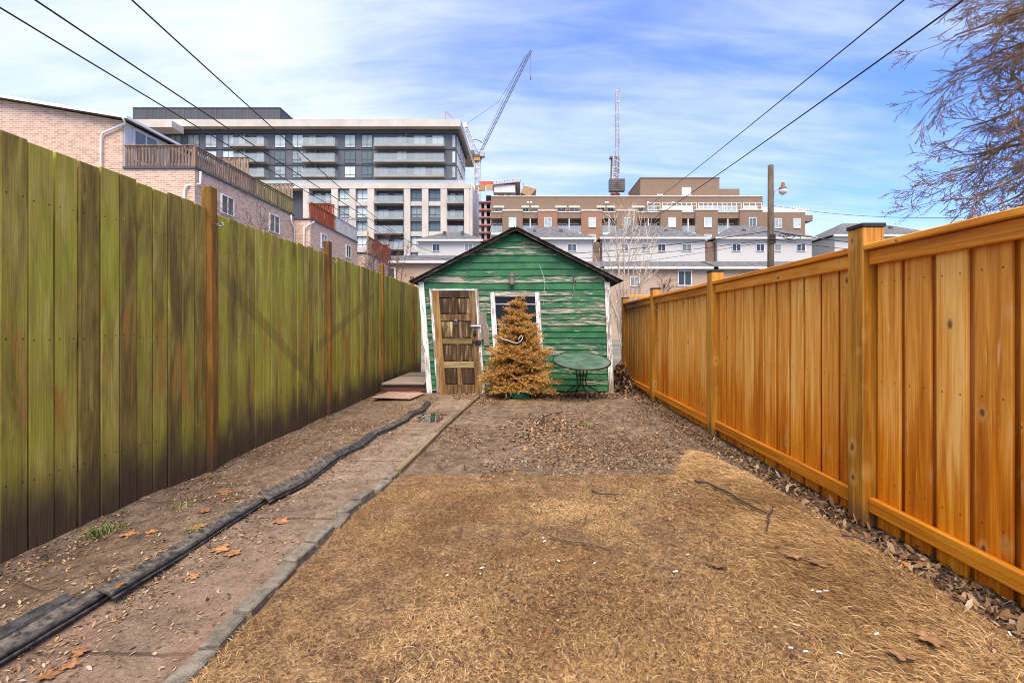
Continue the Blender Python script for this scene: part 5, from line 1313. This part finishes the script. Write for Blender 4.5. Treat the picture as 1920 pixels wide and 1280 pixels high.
MB().lathe([(.07, .52), (.08, .48), (.10, .33), (.16, .25), (.22, .16), (.21, .12)][::-1], (lcx, YU, wz(360, YU)), 14).build('lamp_hood', M_['lampred'], lp, True)
MB().lathe([(.05, -.16), (.16, -.10), (.215, .0), (.21, .12)], (lcx, YU, wz(360, YU)), 14).build('lamp_bowl', M_['lampglass'], lp, True)
def cable(p, q, sag, r, label, n=24):
    p = Vector(p); q = Vector(q); pts = []
    for k in range(n + 1):
        t = k / n; c = p.lerp(q, t); c.z -= sag * 4 * t * (1 - t); pts.append(c)
    MB().tube(pts, r, 5).build('overhead_cable', M_['wire'], smooth=True, label=label, cat='cable', group='overhead cables')
def pt(px, py, Y): return (wx(px, Y), Y, wz(py, Y))
cable(pt(-110, -52, 5.0), pt(800, 478, 45), .3, .012, 'black cable crossing the sky at upper left, lowest of three')
cable(pt(-60, -84, 5.0), pt(820, 476, 45), .4, .013, 'black cable crossing the sky at upper left, middle of three')
cable(pt(140, -98, 5.0), pt(800, 470, 45), .5, .012, 'black cable crossing the sky at upper left, highest of three')
cable(pt(1830, -110, 5.0), pt(1150, 432, 45), .2, .011, 'black cable crossing the sky at upper right, upper of two')
cable(pt(1960, -110, 5.0), pt(1140, 462, 40), .2, .014, 'black cable crossing the sky at upper right, lower of two, before the branches')
cable(pt(1443, 433, YU), pt(1000, 478, 32), .25, .022, 'thick cable running left from the utility pole, upper one')
cable(pt(1443, 448, YU), pt(990, 486, 32), .3, .016, 'cable running left from the utility pole, lower one')
cable(pt(1443, 452, YU), pt(900, 520, 34), .3, .012, 'thin cable running left from the utility pole towards the shed')
cable(pt(1447, 433, YU), pt(1700, 462, 22), .12, .024, 'thick cable running right from the utility pole, upper one')
cable(pt(1447, 448, YU), pt(1700, 474, 22), .12, .016, 'cable running right from the utility pole, lower one')
cable(pt(1447, 385, YU), pt(1950, 402, 16), .35, .010, 'thin cable running right from high on the utility pole')
cable(pt(720, 478, 33), pt(1000, 490, 33), .1, .012, 'thin cable crossing low behind the left slope of the shed')
# tangle of cable slack by the pole
m = MB()
for k in range(3):
    cx_, cy_ = 1470 + k * 9, 438 + k * 2.4
    m.tube([pt(cx_ + (9 + 2 * k) * math.cos(t), cy_ + 3 + (3 + k) * math.sin(t), YU - .1 - .05 * k) for t in np.linspace(0, 6.28, 16)], .02, 5)
m.build('cable_coil', M_['wire'], label='coiled slack of black cable right of the utility pole', cat='cable')

# ------------------------------------------------------------------ bare trees
def grow(m, p, d_, L, r, depth, rr, droop=.0, spread=.6, nseg=5, kids=4, shrink=.55, n0=6, buds=None, minr=.003):
    pts = [Vector(p)]; dd = Vector(d_).normalized(); rad = [r]
    for k in range(nseg):
        dd = (dd + Vector((rr.gauss(0, .11), rr.gauss(0, .11), rr.gauss(0, .11) - droop))).normalized()
        pts.append(pts[-1] + dd * L / nseg); rad.append(max(minr, r * (1 - .72 * (k + 1) / nseg)))
    m.tube(pts, rad, max(3, n0), depth > 1)
    if buds is not None and depth <= 1:
        for q in pts[1:]:
            for _ in range(1): buds.append((q + Vector((rr.gauss(0, .008), rr.gauss(0, .008), rr.gauss(0, .008))), dd))
    if depth <= 0: return
    for k in range(kids):
        t = rr.uniform(.18, .98); f = t * nseg; i = min(int(f), nseg - 1); c = pts[i].lerp(pts[i + 1], f - i)
        base = (pts[i + 1] - pts[i]).normalized(); side = Vector((rr.gauss(0, 1), rr.gauss(0, 1), rr.gauss(0, .8))); side = (side - base * side.dot(base)).normalized()
        nd_ = base * (1 - spread * .5) + side * spread
        grow(m, c, nd_, L * shrink * rr.uniform(.7, 1.25) * (1.1 - .4 * t), max(minr, rad[i] * .55), depth - 1, rr, droop, spread, max(3, nseg - 1), max(2, kids - 1), shrink, 4 if depth > 1 else 3, buds, minr)
def bud_mesh(buds, s):
    V_ = []; F_ = []
    for i, (p, d_) in enumerate(buds):
        o = d_.orthogonal().normalized() * s * .45; q = d_.cross(o)
        V_ += [p - d_ * s, p + o, p + q, p - o, p - q, p + d_ * s]; b = i * 6
        F_ += [(b, b + 2, b + 1), (b, b + 3, b + 2), (b, b + 4, b + 3), (b, b + 1, b + 4), (b + 5, b + 1, b + 2), (b + 5, b + 2, b + 3), (b + 5, b + 3, b + 4), (b + 5, b + 4, b + 1)]
    return np_mesh('buds', [tuple(v) for v in V_], F_)
# overhanging tree at upper right
rr = random.Random(3)
YTn = 8.2; tr0 = Vector((12.6, 8.6, 0))
tree = empty('bare_tree', tuple(tr0), 'bare tree whose fine budding branches hang in at upper right', 'tree')
MB().tube([tr0, tr0 + Vector((-.1, 0, 2)), tr0 + Vector((-.1, .1, 4.5)), tr0 + Vector((.1, 0, 7)), tr0 + Vector((0, 0, 10))], [.36, .28, .22, .15, .05], 10).build('trunk', M_['barkgrey'], tree, True)
m = MB(); buds = []
for (px, py, Y, hz0) in ((1735, 10, 8.0, 7.6), (1712, 75, 8.4, 7.2), (1702, 165, 8.1, 6.8), (1760, 120, 8.8, 6.9), (1800, 190, 8.0, 6.4), (1790, 40, 7.8, 7.3),
                         (1725, 250, 8.2, 5.6), (1705, 328, 8.3, 5.0), (1735, 385, 8.0, 4.6), (1790, 395, 8.6, 4.4), (1850, 392, 8.2, 4.2), (1745, 300, 8.7, 5.2), (1870, 60, 8.3, 7.2), (1860, 280, 8.0, 5.2), (1830, 330, 8.5, 4.8)):
    e = Vector(pt(px + 78, py, Y)); s = tr0 + Vector((-.1, 0, hz0)); pts = []
    for k in range(10):
        t = k / 9; c = s.lerp(e, t); c.z += .55 * math.sin(math.pi * t * .9) * (1 - .5 * t); c += Vector((rr.gauss(0, .03), rr.gauss(0, .05), rr.gauss(0, .03))) * (1 if 0 < k < 9 else 0); pts.append(c)
    rad = [.065 * (1 - t) ** 1.0 + .012 for t in np.linspace(0, 1, 10)]
    m.tube(pts, rad, 6)
    for k in range(18):
        t = rr.uniform(.35, 1.0); f = t * 9; i = min(int(f), 8); c = pts[i].lerp(pts[i + 1], f - i); b = (pts[i + 1] - pts[i]).normalized()
        sd_ = Vector((rr.gauss(0, .6), rr.gauss(0, 1), rr.gauss(-.1, .8))); sd_ = (sd_ - b * sd_.dot(b)).normalized()
        grow(m, c, b * .85 + sd_ * .5, rr.uniform(.6, 1.25), .013 - .004 * t, 2, rr, .015, .45, 6, 5, .5, 4, buds, .0040)
m.build('branches', M_['bark'], tree)
ob('buds', bud_mesh(buds, .014), M_['bark'], tree, kind='stuff')
# birch clump behind the shed
rr = random.Random(9); YBi = 14.0; bx0 = wx(1172, YBi)
bt = empty('birch_tree', (bx0, YBi, 0), 'pale bare birch clump behind the right end of the shed', 'tree')
m = MB(); fine = MB()
for k, (px, py) in enumerate(((1110, 470), (1125, 420), (1140, 395), (1150, 380), (1165, 385), (1178, 378), (1190, 400), (1205, 395), (1222, 410), (1235, 440), (1128, 500), (1215, 480))):
    e = Vector(pt(px, py, YBi + rr.uniform(-.5, .5))); s = Vector((bx0 + rr.uniform(-.08, .08), YBi + rr.uniform(-.1, .1), 0)); mid_ = s.lerp(e, .45); mid_.x = s.x + (e.x - s.x) * .28
    pts = [s, s.lerp(mid_, .5), mid_, mid_.lerp(e, .5) + Vector((rr.gauss(0, .04), 0, 0)), e]
    m.tube(pts, [.034, .028, .020, .014, .007], 5)
    for j in range(9):
        t = rr.uniform(.3, .95); f = t * 4; i = min(int(f), 3); c = pts[i].lerp(pts[i + 1], f - i); b = (pts[i + 1] - pts[i]).normalized()
        sd_ = Vector((rr.gauss(0, 1), rr.gauss(0, .6), .3)).normalized()
        grow(fine, c, b + sd_ * .6, rr.uniform(.4, 1.0), .010, 1, rr, -.02, .5, 4, 4, .5, 3, None, .004)
m.build('trunk', M_['birch'], bt); fine.build('crown', M_['birch'], bt)
# shrubs and small trees beyond the left fence
def shrub(name, px, pbase, ptop, spreadpx, Y, mat, seed, label, stems=9, depth=2, r0=.022):
    rr = random.Random(seed); x0 = wx(px, Y); t = empty(name, (x0, Y, 0), label, 'shrub'); m = MB(); f = MB(); zt = wz(ptop, Y)
    for k in range(stems):
        e = Vector((x0 + wx(985 + rr.uniform(-spreadpx, spreadpx), Y), Y + rr.uniform(-.5, .5), zt * rr.uniform(.78, 1.0))); s = Vector((x0 + rr.uniform(-.15, .15), Y, 0))
        mid_ = s.lerp(e, .5); mid_.x = s.x + (e.x - s.x) * .3; pts = [s, mid_, mid_.lerp(e, .5), e]
        m.tube(pts, [r0, r0 * .75, r0 * .5, r0 * .25], 5)
        for j in range(7):
            tt_ = rr.uniform(.45, .98); g_ = tt_ * 3; i = min(int(g_), 2); c = pts[i].lerp(pts[i + 1], g_ - i); b = (pts[i + 1] - pts[i]).normalized()
            grow(f, c, b + Vector((rr.gauss(0, .6), rr.gauss(0, .5), rr.gauss(0, .3))), rr.uniform(.35, .9) * zt / 5, r0 * .38, depth - 1, rr, .0, .55, 4, 4, .5, 3, None, .006)
    m.build('trunk', M_[mat], t); f.build('crown', M_[mat], t)
shrub('bare_shrub', 735, 520, 432, 34, 24, 'redtwig', 4, 'reddish bare bush left of the shed roof', 11, 2, .03)
shrub('bare_shrub', 478, 470, 372, 26, 18, 'barkgrey', 6, 'thin bare shrub against the nearest brick townhouse', 7, 2, .02)
shrub('bare_shrub', 425, 420, 350, 14, 17, 'barkgrey', 8, 'slender bare sapling beside the first green fence post', 4, 2, .016)
shrub('bare_shrub', 1250, 560, 525, 16, 18, 'redtwig', 12, 'small reddish bush peeking over the orange fence', 7, 2, .02)
shrub('bare_shrub', 702, 520, 462, 16, 17, 'barkgrey', 14, 'wispy bare twigs above the green fence near the shed', 6, 2, .016)
